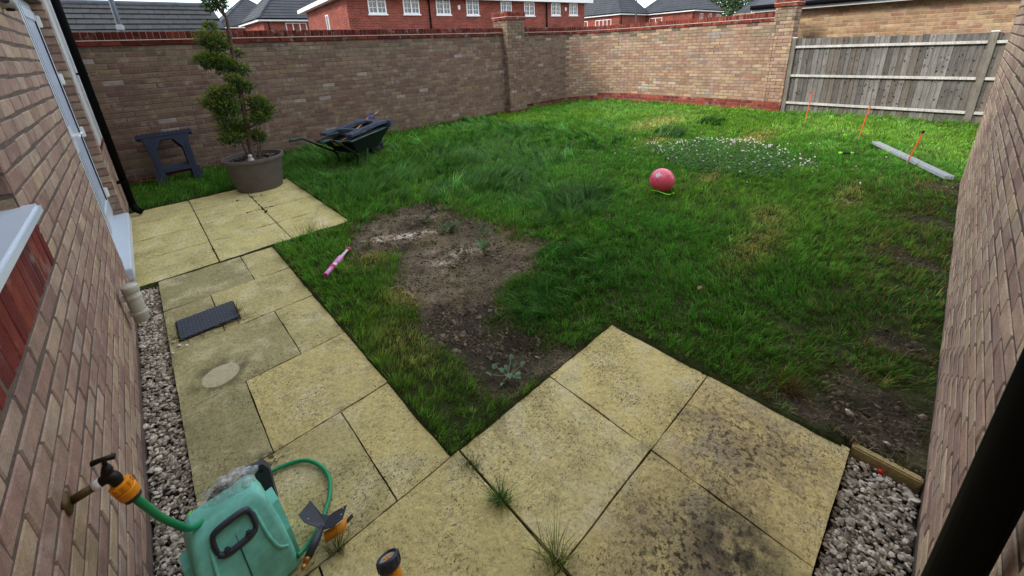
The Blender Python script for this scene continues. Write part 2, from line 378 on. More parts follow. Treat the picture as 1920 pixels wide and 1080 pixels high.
# ------------------------------------------------------------------ ground plan (metres)
HX = -1.01            # house wall plane
GY = -1.42            # garage wall plane on the right
WALL_Y = 6.93; WALL_X = 10.12; ARC_R = 1.55
DIRT = [(0.547, 2.701), (0.837, 2.86), (1.34, 2.849), (1.596, 2.805), (1.696, 2.201), (1.637, 1.848), (1.768, 1.509), (1.772, 1.033), (1.402, 0.861), (1.033, 0.808), (0.79, 0.606), (0.749, 0.415), (0.845, 0.142), (0.863, 0.014), (0.652, 0.01), (0.355, -0.008), (0.334, 0.154), (0.325, 0.401), (0.29, 0.683), (0.385, 1.117), (0.55, 1.545), (0.688, 1.905), (0.486, 2.056), (0.447, 2.441)]
DIRT2 = [(1.243, -0.657), (1.364, -0.796), (1.436, -0.966), (1.56, -1.163), (1.66, -1.30), (1.75, -1.45), (1.275, -1.45), (1.246, -1.205)]
TUFTS = [(2.645, 1.451, .5, .28, .13), (2.592, 2.494, .4, .3, .11), (2.84, 3.745, .7, .45, .12), (2.618, 1.868, .4, .25, .10), (3.733, 3.619, .7, .4, .11), (2.64, 4.5, .8, .5, .12),
         (3.12, 4.427, .6, .4, .10), (6.317, 2.198, .22, .2, .12), (7.971, 2.116, .28, .2, .10), (1.541, 4.117, .6, .5, .10), (1.23, 4.888, .5, .5, .13), (5.23, 4.895, .6, .5, .10), (2.345, 2.959, .4, .3, .09),
         (1.15, 0.55, .22, .2, .12), (0.90, 0.50, .14, .2, .10), (1.71, 0.783, .22, .3, .13), (1.55, .45, .3, .25, .08), (2.1, 4.227, .5, .5, .10), (1.021, 3.759, .3, .4, .10), (1.46, 6.027, .8, .5, .12), (3.502, 2.902, .5, .3, .10),
         (4.38, 4.774, .8, .5, .10), (5.3, 0.85, .8, .35, .04), (7.2, -.5, .2, .15, .05)]
YELLOW = [(0.50, 1.975, .16, .17), (3.595, -0.191, .26, .16), (4.454, 0.721, .3, .12), (5.919, 2.242, .5, .16), (0.421, 1.262, .1, .14), (4.723, -0.625, .5, .12), (2.9, -.3, .5, .14), (6.9, 1.0, .8, .2), (7.4, 3.0, .9, .3), (0.2, .75, .12, .3)]
PALE = [(1.09, 2.182, .30, .06, 1.0), (0.886, 2.25, .22, .06, .8), (1.181, 1.507, .16, .07, 1.6), (0.943, 1.489, .13, .05, .7), (1.02, 1.72, .16, .04, .5), (0.86, 1.62, .12, .04, .6), (0.742, 2.42, .14, .09, .5), (1.3, 1.62, .14, .04, .7), (1.45, 2.45, .16, .06, .5), (1.55, 1.1, .2, .12, .3), (.82, 1.05, .2, .1, .35)]

def gauss(x, y, lst, i):
    g = 0
    for q in lst:
        g = g + q[i] * np.exp(-(((x - q[0]) / q[2]) ** 2 + ((y - q[1]) / q[3]) ** 2)) if i is not None else np.maximum(g, np.exp(-(((x - q[0]) / q[2]) ** 2 + ((y - q[1]) / q[3]) ** 2)))
    return g

def dirt_amount(x, y):
    n = (fbm(x * 6, y * 6) - 0.5) * 0.30 + (fbm(x * 17 + 5, y * 17) - .5) * .22
    d1 = polydist(x, y, DIRT) + n; d2 = polydist(x, y, DIRT2) + n * 0.7
    d = np.minimum(d1, d2)
    dd = sstep(0.08, -0.16, d)
    band = sstep(-0.75, -1.35, y + 0.05 * (x - 3)) * sstep(6.3, 5.6, x)
    thin = band * sstep(0.48, 0.68, fbm(x * 3.2 + 9, y * 3.2 + 4)) * 0.9
    return np.clip(np.maximum(dd, thin), 0, 1)

def soil_z(x, y):
    lawn = 0.012 + 0.02 * (fbm(x * 0.9, y * 0.9) - 0.5)
    z = lawn - 0.03 * sstep(0.02, -0.12, polydist(x, y, DIRT)) + 0.014 * (fbm(x * 7, y * 7) - 0.5)
    z = z - 0.02 * sstep(0.05, -0.1, polydist(x, y, DIRT2))
    near = np.minimum(np.maximum(np.maximum(-0.1 - x, 0), np.maximum(x - 0.0, 0)), 9)
    return z

# ------------------------------------------------------------------ setting: ground sheets
o = MB().add([(-300, -300, -0.13), (300, -300, -0.13), (300, 300, -0.13), (-300, 300, -0.13)], [(0, 1, 2, 3)]).obj('ground', M_GROUND); tag(o, kind='structure')
st = 0.04
gx = np.arange(-1.05, 10.3, st); gy = np.arange(-3.2, 7.02, st)
X, Y = np.meshgrid(gx, gy); Z = soil_z(X, Y)
PAVED = [(1.1, 1.31, -1.5, -1.15), (-1.06, 0.745, 2.985, 5.32), (-1.06, 0.0, -1.5, 2.985), (-.2, 1.244, -1.5, 0.0)]
for a, b_, c, d in PAVED: Z = np.where((X > a) & (X < b_ - 0.03) & (Y > c) & (Y < d - 0.03), -0.075, Z)
V = np.stack([X.ravel(), Y.ravel(), Z.ravel()], 1); nx = len(gx); ny = len(gy)
I = (np.arange(ny - 1)[:, None] * nx + np.arange(nx - 1)[None]).ravel(); F = np.stack([I, I + 1, I + nx + 1, I + nx], 1)
fx = X[:-1, :-1].ravel() + st / 2; fy = Y[:-1, :-1].ravel() + st / 2
D = dirt_amount(fx, fy)
brown = np.array(s2l(110, 97, 78)); dk = np.array(s2l(62, 54, 44)); green = np.array(s2l(62, 70, 34)); pale = np.array(s2l(206, 194, 176)); pink = np.array(s2l(150, 122, 104))
n1 = fbm(fx * 2.5, fy * 2.5)[:, None]
n1 = np.clip((n1 - .5) * 2.4 + .5 - .28 * sstep(1.0, .2, fy)[:, None], 0, 1); c = brown * n1 * 1.15 + dk * (1 - n1)
mossy = sstep(0.5, 0.7, fbm(fx * 4 + 40, fy * 4))[:, None] * 0.5
c = c * (1 - mossy) + np.array(s2l(86, 80, 44)) * mossy
pl = np.zeros(len(fx))
for (px, py, sx, sy, k) in PALE:     # chalky streaks run along one direction
    a = rad(-32); ux = (fx - px) * math.cos(a) + (fy - py) * math.sin(a); uy = -(fx - px) * math.sin(a) + (fy - py) * math.cos(a)
    pl += k * np.exp(-((ux / sx) ** 2 + (uy / sy) ** 2))
pl = np.clip(pl * sstep(0.28, 0.68, fbm(fx * 13, fy * 13)) * 1.0, 0, .85)[:, None]
c = c * (1 - pl) + (pale * np.clip(pl, 0, 1) + pink * (1 - pl)) * pl
yk = np.clip(gauss(fx, fy, YELLOW[:1] + YELLOW[4:5], None) * 1.1, 0, .9)[:, None] * sstep(.3, .6, fbm(fx * 9, fy * 9))[:, None]; c = c * (1 - yk) + np.array(s2l(176, 150, 74)) * yk
c = green * (1 - D[:, None]) * 0.8 + c * D[:, None]
me = mesh_np('lawn_soil', V, F, True, c); me.materials.append(M_SOIL); o = link(bpy.data.objects.new('lawn_soil', me)); tag(o, kind='structure')

# ------------------------------------------------------------------ paving: every slab its own piece
paving = bpy.data.objects.new('patio_paving', None); link(paving); tag(paving, kind='structure')
base = MB().box((-.853, -1.186, -0.12), (1.232, -.012, -0.015)).box((-.853, -.012, -0.12), (-.012, 2.985, -0.015)).box((-1.006, 2.985, -0.12), (0.733, 5.308, -0.015)).obj('bedding', mat('bedding_sand', s2l(34, 30, 26), rough=0.97, var=0.3, scale=20), paving)
BUFF = s2l(214, 196, 134)
def slab(x0, x1, y0, y1, tone=(1, 1, 1), n=16, gap=0.005):
    x0 += gap / 2; x1 -= gap / 2; y0 += gap / 2; y1 -= gap / 2
    cx, cy = (x0 + x1) / 2, (y0 + y1) / 2
    nx_ = max(4, int(n * (x1 - x0) / 0.6)); ny_ = max(4, int(n * (y1 - y0) / 0.6))
    u = np.linspace(0, 1, nx_ + 1); v = np.linspace(0, 1, ny_ + 1); Ug, Vg = np.meshgrid(u, v)
    Xs = x0 + Ug * (x1 - x0); Ys = y0 + Vg * (y1 - y0)
    sd = random.random() * 50
    e = np.minimum(np.minimum(Xs - x0, x1 - Xs), np.minimum(Ys - y0, y1 - Ys))
    wob = 0.006 * (fbm(Xs * 9 + sd, Ys * 9) - 0.5)
    Zs = 0.013 * (fbm(Xs * 7 + sd, Ys * 11 + sd) - 0.5) + 0.005 * (fbm(Xs * 30 + sd, Ys * 30) - 0.5) - 0.0025 * sstep(0.012, 0.0, e)
    tx, ty = random.uniform(-.004, .004), random.uniform(-.004, .004)
    Zs = Zs + (Xs - cx) * tx + (Ys - cy) * ty
    edge = (e < 1e-6)
    Xs = Xs + np.where(edge, wob, 0); Ys = Ys + np.where(edge, wob, 0)
    Vv = np.stack([Xs.ravel() - cx, Ys.ravel() - cy, Zs.ravel()], 1)
    k = nx_ + 1; I = (np.arange(ny_)[:, None] * k + np.arange(nx_)[None]).ravel(); Ff = [list(q) for q in np.stack([I, I + 1, I + k + 1, I + k], 1)]
    ring = list(range(0, nx_)) + [i * k + nx_ for i in range(ny_)] + [ny_ * k + i for i in range(nx_, 0, -1)] + [i * k for i in range(ny_, 0, -1)]
    b0 = len(Vv); low = Vv[ring].copy(); low[:, 2] = -0.05; Vv = np.vstack([Vv, low]); m_ = len(ring)
    Ff += [[ring[(i + 1) % m_], ring[i], b0 + i, b0 + (i + 1) % m_] for i in range(m_)]
    me = mesh_np('slab', Vv, Ff, False); me.materials.append(M_SLAB); sm_ = np.zeros(len(Ff), bool); sm_[:nx_ * ny_] = True; me.polygons.foreach_set('use_smooth', sm_); me.set_sharp_from_angle(angle=rad(40))
    o = bpy.data.objects.new('slab', me); link(o, paving); o.location = (cx, cy, 0)
    j = random.uniform(0.93, 1.05)
    o.color = (BUFF[0] * tone[0] * j, BUFF[1] * tone[1] * j, BUFF[2] * tone[2] * j, 1)
    return o
PXs = [-1.018, -0.433, 0.173, 0.745]; PYs = [2.985, 3.577, 4.169, 4.757, 5.32]
for j in range(4):
    for i in range(3): slab(PXs[i], PXs[i + 1], PYs[j], PYs[j + 1], (0.95, 0.98, 0.92), gap=.010)
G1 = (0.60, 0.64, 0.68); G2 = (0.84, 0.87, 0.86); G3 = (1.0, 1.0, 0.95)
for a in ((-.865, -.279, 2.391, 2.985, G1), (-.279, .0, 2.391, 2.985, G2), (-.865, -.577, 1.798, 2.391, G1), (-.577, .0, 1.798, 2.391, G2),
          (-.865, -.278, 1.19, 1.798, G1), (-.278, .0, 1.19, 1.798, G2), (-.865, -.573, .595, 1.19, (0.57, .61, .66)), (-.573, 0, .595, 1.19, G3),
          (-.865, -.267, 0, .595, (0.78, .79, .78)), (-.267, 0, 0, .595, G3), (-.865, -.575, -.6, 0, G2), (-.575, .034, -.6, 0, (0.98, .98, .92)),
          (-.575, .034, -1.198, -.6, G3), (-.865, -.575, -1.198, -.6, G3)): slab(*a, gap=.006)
slab(.038, .639, -.6, 0, (1.04, 1.04, 1.02), gap=.007); slab(.639, 1.244, -.6, 0, (1.06, 1.05, .98), gap=.007)
slab(.038, .639, -1.198, -.6, (1.0, .97, .92), gap=.007); slab(.639, 1.244, -1.198, -.6, (1.02, .97, .92), gap=.007)

# gravel: stone chippings in the two drainage strips
_ico = None
def ico():
    global _ico
    if _ico is None:
        bm = bmesh.new(); bmesh.ops.create_icosphere(bm, subdivisions=1, radius=1)
        _ico = (np.array([v.co[:] for v in bm.verts]), np.array([[v.index for v in f.verts] for f in bm.faces])); bm.free()
    return _ico
def stones(name, P, size, cols, mt, flat=0.65, parent=None):
    v, f = ico(); n = len(P); nv = len(v)
    jit = RNG.uniform(0.62, 1.12, (n, nv, 1)); B = v[None] * jit * RNG.uniform(0.7, 1.3, (n, 1, 3)) * np.array([1, 1, flat])
    a = RNG.uniform(0, 6.28, n); t = RNG.normal(0, 0.5, (n, 2)); ca, sa = np.cos(a)[:, None], np.sin(a)[:, None]
    x = B[..., 0] * ca - B[..., 1] * sa; y = B[..., 0] * sa + B[..., 1] * ca; z = B[..., 2] + x * t[:, :1] * 0.6 + y * t[:, 1:] * 0.6
    V = np.stack([x, y, z], -1) * size[:, None, None] + P[:, None]
    F = (f[None] + (np.arange(n) * nv)[:, None, None]).reshape(-1, 3)
    me = mesh_np(name, V.reshape(-1, 3), F, False, np.repeat(cols, len(f), 0)); me.materials.append(mt)
    return link(bpy.data.objects.new(name, me), parent)
def gravel(name, x0, x1, y0, y1, n, tint):
    P = np.stack([RNG.uniform(x0, x1, n), RNG.uniform(y0, y1, n), -0.045 + RNG.uniform(0, 1, n) ** 1.5 * 0.026], 1)
    sz = RNG.gamma(9, 0.0090 / 9, n)
    k = RNG.random((n, 1)); cols = (np.array(s2l(126, 114, 98)) * (1 - k) + np.array(s2l(226, 214, 192)) * k ** 1.1) * tint
    o = stones(name, P, sz, cols, M_STONE); tag(o, 'grey limestone chippings in the strip ' + ('along the house wall' if x0 < -1 else 'along the garage wall'), 'gravel', kind='stuff')
gravel('gravel', HX + .002, -.868, -1.15, 2.97, 6200, 1.0); gravel('gravel', -.86, 1.225, GY + .005, -1.202, 5600, 1.1)
o = MB().box((HX, GY, -.12), (-.866, 2.98, -.05)).box((-.866, GY, -.12), (1.244, -1.2, -.05)).obj('gravel_bed', mat('gravel_bed', s2l(52, 48, 44), rough=.97, var=.3, scale=60)); tag(o, kind='structure')

# loose chippings that strayed onto the slabs
for (x, y, s_, l_) in ((-.835, 1.90, .016, 'largest pale chipping strayed onto the path beside the drain cover'), (-.815, 1.83, .012, 'second pale chipping strayed onto the path, just in front of the largest'), (-.78, 1.80, .010, 'small chipping strayed farthest onto the path below the drain cover'), (-.85, 1.77, .011, 'pale chipping lying on the path edge over the gravel strip')):
    o = stones('loose_stone', np.array([[x, y, .008]]), np.array([s_]), np.array([s2l(214, 210, 200)]), M_STONE)
    tag(o, l_, 'stone', 'strayed chippings by the drain cover')
for (x, y, s_, l_) in ((1.43, -1.157, .022, 'white pebble on bare soil above the short kerb'), (1.352, -1.30, .015, 'small pale pebble on soil beside the garage wall')):
    o = stones('pebble', np.array([[x, y, .02]]), np.array([s_]), np.array([s2l(205, 198, 180)]), M_STONE); tag(o, l_, 'pebble')

# ------------------------------------------------------------------ bricks
TAN = [s2l(*c) for c in ((165, 139, 119), (156, 128, 110), (149, 119, 104), (168, 144, 122), (168, 143, 116), (144, 115, 103), (159, 131, 113), (153, 125, 109), (163, 138, 120))]
REDS = [s2l(*c) for c in ((122, 56, 46), (110, 48, 42), (132, 64, 50), (100, 46, 42))]
_bm = {}
def brick_geo(Lb, H, D, ch=0.004):
    x, z = Lb / 2, H / 2
    v = [(-x, -D, -z), (x, -D, -z), (x, -D, z), (-x, -D, z), (-x, -ch, -z), (x, -ch, -z), (x, -ch, z), (-x, -ch, z),
         (-x + ch, 0, -z + ch), (x - ch, 0, -z + ch), (x - ch, 0, z - ch), (-x + ch, 0, z - ch)]
    f = [(11, 10, 9, 8)] + [(4 + (i + 1) % 4, 4 + i, 8 + i, 8 + (i + 1) % 4) for i in range(4)] + [((i + 1) % 4, i, 4 + i, 4 + (i + 1) % 4) for i in range(4)]
    f = [tuple(reversed(q)) if k > 0 else q for k, q in enumerate(f)]
    return np.array(v), f
def brick_mesh(Lb, H, D, var):
    k = (round(Lb, 3), round(H, 3), round(D, 3), var)
    if k not in _bm:
        v, f = brick_geo(Lb, H, D, 0.004 + 0.0012 * var)
        r = np.random.default_rng(var + 11); v = v + r.normal(0, 0.0011, v.shape)
        me = mesh_np('brick', v, f); me.materials.append(M_BRICK); _bm[k] = me
    return _bm[k]
def lay(parent, items, frame, keep=300, D=0.05, loc0=(0, 0, 0), name='brick', drop_hidden=False):
    """items: (s0,s1,z0,z1,colour[,out]); frame(s)->(x,y,tx,ty), outward normal = t turned left. The `keep` largest in the picture become parts."""
    rec = []
    for it in items:
        s0, s1, z0, z1, c = it[:5]; out = it[5] if len(it) > 5 else 0.0
        x, y, tx, ty = frame((s0 + s1) / 2); nx_, ny_ = -ty, tx
        h = (s1 - s0) / 2; q = []
        for a, zz in ((-h, z0), (h, z0), (h, z1), (-h, z1)): q.append(proj((x + tx * a, y + ty * a, zz)))
        if min(p[2] for p in q) < 0.05: area = 0
        else:
            area = abs(sum(q[i][0] * q[(i + 1) % 4][1] - q[(i + 1) % 4][0] * q[i][1] for i in range(4))) / 2
            cx = sum(p[0] for p in q) / 4; cy = sum(p[1] for p in q) / 4
            if not (-60 < cx < 1980 and -60 < cy < 1140): area *= 1e-6
            if nx_ * (CAM_POS[0] - x) + ny_ * (CAM_POS[1] - y) < 0: area *= 1e-6
        rec.append((area, s0, s1, z0, z1, c, out, x, y, tx, ty))
    rec.sort(key=lambda r: -r[0])
    Vs, Fs, Cs = [], [], []; nv = 0
    for i, (ar, s0, s1, z0, z1, c, out, x, y, tx, ty) in enumerate(rec):
        Lb, H = s1 - s0, z1 - z0; nx_, ny_ = -ty, tx; dz = random.gauss(0, 0.0008); ro = random.gauss(0, 0.0016); po = out + random.gauss(0, 0.0006)
        zc = (z0 + z1) / 2 + dz; ang = math.atan2(ty, tx) + ro
        if i < keep and ar > 1:
            o = bpy.data.objects.new(name, brick_mesh(Lb, H, D, random.randrange(5))); link(o, parent)
            o.location = (x + nx_ * po - loc0[0], y + ny_ * po - loc0[1], zc - loc0[2]); o.rotation_euler = (0, random.gauss(0, 0.003), ang); o.color = (*c, 1)
        else:
            v, f = brick_geo(Lb, H, D); v = v + RNG.normal(0, 0.0009, v.shape)
            ca, sa = math.cos(ang), math.sin(ang)
            W = np.stack([x + nx_ * po + v[:, 0] * ca - v[:, 1] * sa - loc0[0], y + ny_ * po + v[:, 0] * sa + v[:, 1] * ca - loc0[1], zc + v[:, 2] - loc0[2]], 1)
            Vs.append(W); Fs += [[nv + k for k in q] for q in f]; nv += 12; Cs += [c] * 9
    if Vs:
        me = mesh_np('brickwork', np.vstack(Vs), Fs, False, np.array(Cs)); me.materials.append(M_BRICKS)
        tag(link(bpy.data.objects.new('brickwork', me), parent), kind='stuff')
def tone(c, k): return tuple(x * k for x in c)
def courses(s0, s1, z0, n, colour, openings=(), bond=0, pitch=0.075, bl=0.225, h=0.065):
    out = []
    for k in range(n):
        za = z0 + k * pitch + 0.005; zb = za + h
        cuts = [(a, b_) for a, b_, c_, d_ in openings if za + h * .5 > c_ and za + h * .5 < d_]
        segs = [(s0, s1)]
        for a, b_ in cuts:
            ns = []
            for p, q in segs:
                if b_ <= p or a >= q: ns.append((p, q))
                else:
                    if a > p: ns.append((p, a))
                    if b_ < q: ns.append((b_, q))
            segs = ns
        off = s0 - (bl / 2 if (k + bond) % 2 else 0)
        for p, q in segs:
            t = off + math.floor((p - off) / bl) * bl
            while t < q - 0.02:
                a = max(t, p) + 0.005; b_ = min(t + bl, q) - 0.005
                if t <= p + 1e-6: a = p + (0.005 if abs(p - s0) > 1e-6 else 0)
                if b_ - a > 0.03: out.append((a, b_, za, zb, colour((a + b_) / 2, za)))
                t += bl
    return out
def tan_col(s, z): return tone(random.choice(TAN), random.uniform(0.86, 1.12))

# ------------------------------------------------------------------ house on the left (wall plane x = HX)
DOOR = (2.905, 4.63, 0.165, 2.26); WIN = (-0.95, 0.92, 1.225, 2.30)
house = thing('house', 'tan brick house with white door and window frames along the left', 'house', (HX, 2.0, 0))
H0 = (HX, 2.0, 0)
def hl(p): return (p[0] - H0[0], p[1] - H0[1], p[2])
hw = MB()
def hbox(mb, lo, hi, bev=0): mb.box(hl(lo), hl(hi), bev=bev)
fr = HX - 0.003
for (y0, y1, z0, z1) in ((-1.42, 6.9, -.12, .165), (-1.42, 2.905, .165, 1.225), (-1.42, -.95, 1.225, 2.30), (.92, 2.905, 1.225, 2.30), (4.63, 6.9, .165, 2.30), (-1.42, 6.9, 2.30, 2.66)):
    hbox(hw, (HX - 0.30, y0, z0), (fr, y1, z1))
hbox(hw, (HX - .30, 2.905, 2.26), (fr, 4.63, 2.30))
wall = hw.obj('wall', M_MORTAR, house)
up = MB()
def uvq(mb, a, b_, c, d, o0): # quad with uv in metres
    w_ = (Vector(b_) - Vector(a)).length; h_ = (Vector(d) - Vector(a)).length
    mb.add([tuple(np.subtract(p, o0)) for p in (a, b_, c, d)], [(0, 1, 2, 3)], [[(0, 0), (w_, 0), (w_, h_), (0, h_)]])
uvq(up, (HX, 6.9, 2.66), (HX, -1.42, 2.66), (HX, -1.42, 5.1), (HX, 6.9, 5.1), H0)
uvq(up, (HX - 7.5, 6.9, 2.66), (HX - .001, 6.9, 2.66), (HX - .001, 6.9, 5.1), (HX - 7.5, 6.9, 5.1), H0)
uvq(up, (HX - 7.5, -9, -.12), (HX - 7.5, 6.9, -.12), (HX - 7.5, 6.9, 5.1), (HX - 7.5, -9, 5.1), H0)
up.obj('upper_wall', M_TANFAR, house)
rf = MB(); e0, e1 = HX + .4, HX - 7.9; rx = (e0 + e1) / 2
rf.add([hl(p) for p in ((e0, -9, 5.05), (e0, 7.1, 5.05), (rx, 7.1, 7.6), (rx, -9, 7.6), (e1, -9, 5.05), (e1, 7.1, 5.05), (e0, -9, 4.95), (e0, 7.1, 4.95), (e1, -9, 4.95), (e1, 7.1, 4.95))],
       [(0, 1, 2, 3), (3, 2, 5, 4), (1, 5, 2), (0, 3, 4), (6, 8, 9, 7), (0, 6, 7, 1), (1, 7, 9, 5), (5, 9, 8, 4)])
rf.obj('roof', M_ROOF, house)
hframe = lambda s: (HX, -s, 0.0, -1.0)
SOLD = (0.28 - .62, 1.0)       # red soldier bricks run under the sill
def house_col(s, z):
    y = -s
    return tone(random.choice(TAN), random.uniform(.88, 1.06) * (1.0 if random.random() > .08 else 1.15))
items = courses(-6.9, 1.42, 0.025, 35, house_col, openings=((-DOOR[1], -DOOR[0], DOOR[2], DOOR[3]), (-WIN[1], -WIN[0], WIN[2], WIN[3]), (-1.0, 1.0, 1.0, 1.235)))
lay(wall, items, hframe, keep=290, loc0=H0)
items = []; y = -0.99
while y < 0.985:
    items.append((-(y + .068), -y, 1.004, 1.214, tone(random.choice(REDS), random.uniform(.85, 1.1)))); y += .0752
lay(wall, items, hframe, keep=60, loc0=H0, name='soldier_brick')
# reveals of the openings (bricks turned into the opening)
for (yy, z0, z1, dirn) in ((4.63, .165, 2.26, -1), (.92, 1.225, 2.30, -1), (2.905, .165, 2.26, 1), (-.95, 1.225, 2.30, 1)):
    it = []; k = math.ceil((z0 - .025) / .075 - .4)
    while .025 + k * .075 < z1:
        za = max(.025 + k * .075 + .005, z0); zb = min(.025 + k * .075 + .07, z1)
        if zb - za > .03: it.append((.002, .100, za, zb, tone(random.choice(TAN), random.uniform(.8, 1.0))))
        k += 1
    if dirn < 0: lay(wall, it, lambda s, yy=yy: (HX - s, yy - .003, -1.0, 0.0), keep=60, loc0=H0, D=.04)
    else: lay(wall, it, lambda s, yy=yy: (HX - .102 + s, yy + .003, 1.0, 0.0), keep=0, loc0=H0, D=.04)
# near window: sill, frame, pane
win = bpy.data.objects.new('window', None); link(win, house); win.location = hl((HX, 0, 1.225))
def wl(p): return (p[0] - HX, p[1], p[2] - 1.225)
MB().box(wl((HX - .11, -.97, 1.216)), wl((HX + .042, .945, 1.256)), bev=.009).obj('sill', M_UPVC, win)
f = MB()
for (y0, y1, z0, z1) in ((-.95, .92, 1.256, 1.32), (-.95, .92, 2.24, 2.30), (-.95, -.88, 1.32, 2.24), (.85, .92, 1.32, 2.24), (-.05, .02, 1.32, 2.24)): f.box(wl((HX - .17, y0, z0)), wl((HX - .10, y1, z1)), bev=.006)
f.obj('frame', M_UPVC, win)
MB().box(wl((HX - .145, -.88, 1.32)), wl((HX - .13, .85, 2.24))).obj('pane', M_GLASS, win)
# french door, seen edge-on
door = bpy.data.objects.new('door', None); link(door, house); door.location = hl((HX, 3.77, .165))
def dl(p): return (p[0] - HX, p[1] - 3.77, p[2] - .165)
f = MB(); d0, d1 = HX - .155, HX - .085
for (y0, y1, z0, z1) in ((2.905, 2.965, .20, 2.26), (4.57, 4.63, .20, 2.26), (2.965, 4.57, 2.19, 2.26), (2.965, 4.57, .20, .25)): f.box(dl((d0, y0, z0)), dl((d1, y1, z1)), bev=.006)
f.obj('frame', M_UPVC, door)
MB().box(dl((HX - .16, 2.907, .10)), dl((HX + .035, 4.628, .20)), bev=.008).obj('sill', M_UPVC, door)
for a, b_ in ((2.97, 3.762), (3.778, 4.565)):
    lf = MB()
    for (y0, y1, z0, z1) in ((a, a + .09, .255, 2.185), (b_ - .09, b_, .255, 2.185), (a + .09, b_ - .09, .255, .42), (a + .09, b_ - .09, 2.09, 2.185)): lf.box(dl((d0 + .005, y0, z0)), dl((d1 + .014, y1, z1)), bev=.008)
    leaf = lf.obj('door_leaf', M_UPVC, door)
    MB().box(dl((d0 + .02, a + .09, .42)), dl((d1 + .004, b_ - .09, 2.09))).obj('pane', mat('pale_glass', s2l(186, 196, 212), rough=.3, var=.05, spec=.6), leaf)
    h = MB(); yh = b_ - .045 if a < 3 else a + .045
    h.box(dl((d1 + .012, yh - .016, 1.02)), dl((d1 + .020, yh + .016, 1.24)), bev=.003)
    h.tube([dl((d1 + .016, yh, 1.16)), dl((d1 + .06, yh, 1.16)), dl((d1 + .065, yh + (-.11 if a < 3 else .11), 1.16))], .010, 8); h.obj('handle', M_WHITEP, leaf)
    for yg in (a - .003, b_ + .003, a + .092, b_ - .092): MB().box(dl((d1 - .004, yg - .003, .26)), dl((d1 + .0145, yg + .003, 2.18))).obj('gasket', M_DARK, leaf)
    ye = a + .008 if a < 3 else b_ - .008
    for z in (.42, 1.05, 1.55, 2.05):
        MB().box(dl((d1 + .01, ye - .02, z)), dl((d1 + .038, ye + .02, z + .1)), bev=.006).obj('hinge', M_WHITEP, leaf)
# white rendered panel and downpipe past the door, red sill course under the render
MB().box(hl((HX - .005, 4.68, .92)), hl((HX + .012, 5.49, 2.66)), bev=.004).obj('render_panel', M_RENDER, house)
lay(wall, [(-5.49 + i * .225, -5.49 + i * .225 + .215, .853, .918, tone(random.choice(REDS), .9), .006) for i in range(3)], hframe, keep=5, loc0=H0, name='red_brick')
dp = MB(); dpx, dpy = HX + .062, 5.14
dp.tube([hl(p) for p in ((dpx, dpy, 4.8), (dpx, dpy, .14))], .034, 16); dp.tube([hl(p) for p in ((dpx, dpy, .15), (dpx + .01, dpy, .08), (dpx + .06, dpy, .03))], .036, 16)
dpo = dp.obj('downpipe', M_BLACKP, house, True)
for z in (1.62, .42, 2.75): MB().box(hl((HX - .002, dpy - .05, z)), hl((dpx + .038, dpy + .05, z + .022)), bev=.003).obj('pipe_bracket', M_BLACKP, dpo)
# outside light over the door
lamp = thing('wall_light', 'grey cylindrical wall light high on the house beside the white door', 'wall light', (HX, 2.30, 2.045)); lamp.scale = (.8, .8, .8)
MB().lathe([(.03, -.012), (.048, -.008), (.05, .0), (.05, .06), (.045, .066)], 24, Matrix.Rotation(rad(90), 4, 'Y')).obj('body', M_LGREY, lamp, True)
MB().lathe([(.016, 0), (.02, .004), (.02, .012), (.015, .015)], 18, Matrix.Translation((.03, -.049, .0)) @ Matrix.Rotation(rad(90), 4, 'X')).obj('sensor', M_GREYP, lamp, True)
MB().lathe([(.015, 0), (.022, .004), (.022, .02), (.018, .024)], 18, Matrix.Translation((.032, 0, -.062))).obj('lamp_lens', M_DARK, lamp, True)

# capped pipe stub beside the gravel
ps = thing('pipe_stub', 'capped off-white pipe stub bracketed to the house wall above the gravel', 'pipe', (-.945, 2.05, .16))
MB().lathe([(.036, 0), (.038, .002), (.038, .23), (.036, .232)], 24).obj('pipe', M_PIPE, ps, True)
MB().lathe([(.040, .205), (.042, .208), (.042, .245), (.038, .252)], 24).obj('cap', M_PIPE, ps, True)
for z in (.05, .16):
    b = MB(); b.lathe([(.041, z), (.043, z + .003), (.043, z + .019), (.041, z + .022)], 24); b.box((-.06, -.02, z), (-.035, .02, z + .022)); b.box((-.055, .035, z), (-.02, .055, z + .02)); b.obj('bracket', M_PIPE, ps)

# ------------------------------------------------------------------ garage on the right (wall plane y = GY)
garage = thing('garage', 'tan brick building whose long side wall runs down the right', 'building', (2.4, GY, 0)); A0 = (2.4, GY, 0)
gw = MB(); gw.box(tuple(np.subtract((HX, GY - .3, -.12), A0)), tuple(np.subtract((5.85, GY - .003, 2.40), A0))); gw.box(tuple(np.subtract((5.55, -6, -.12), A0)), tuple(np.subtract((5.841, GY - .3, 2.40), A0)))
gwo = gw.obj('wall', M_MORTAR, garage)
lay(gwo, courses(HX, 5.85, 0.025, 31, lambda s, z: tuple(np.array(tone(random.choice(TAN), random.uniform(1.34, 1.52))) * (1, 1.02, .97))), lambda s: (s, GY, 1.0, 0.0), keep=295, loc0=A0)  # bricks lightened in colour to make up for weak light on this wall
lay(gwo, courses(-6.0, GY - .051, 0.025, 31, tan_col), lambda s: (5.85, s, 0.0, 1.0) if False else (5.85, GY - .051 - (s + 6.0), 0.0, -1.0), keep=0, loc0=A0)
u = MB(); uvq(u, (HX, GY, 2.40), (5.85, GY, 2.40), (5.85, GY, 3.0), (HX, GY, 3.0), A0); uvq(u, (5.85, GY, 2.40), (5.85, -6, 2.40), (5.85, -6, 3.0), (5.85, GY, 3.0), A0); u.obj('upper_wall', M_TANFAR, garage)
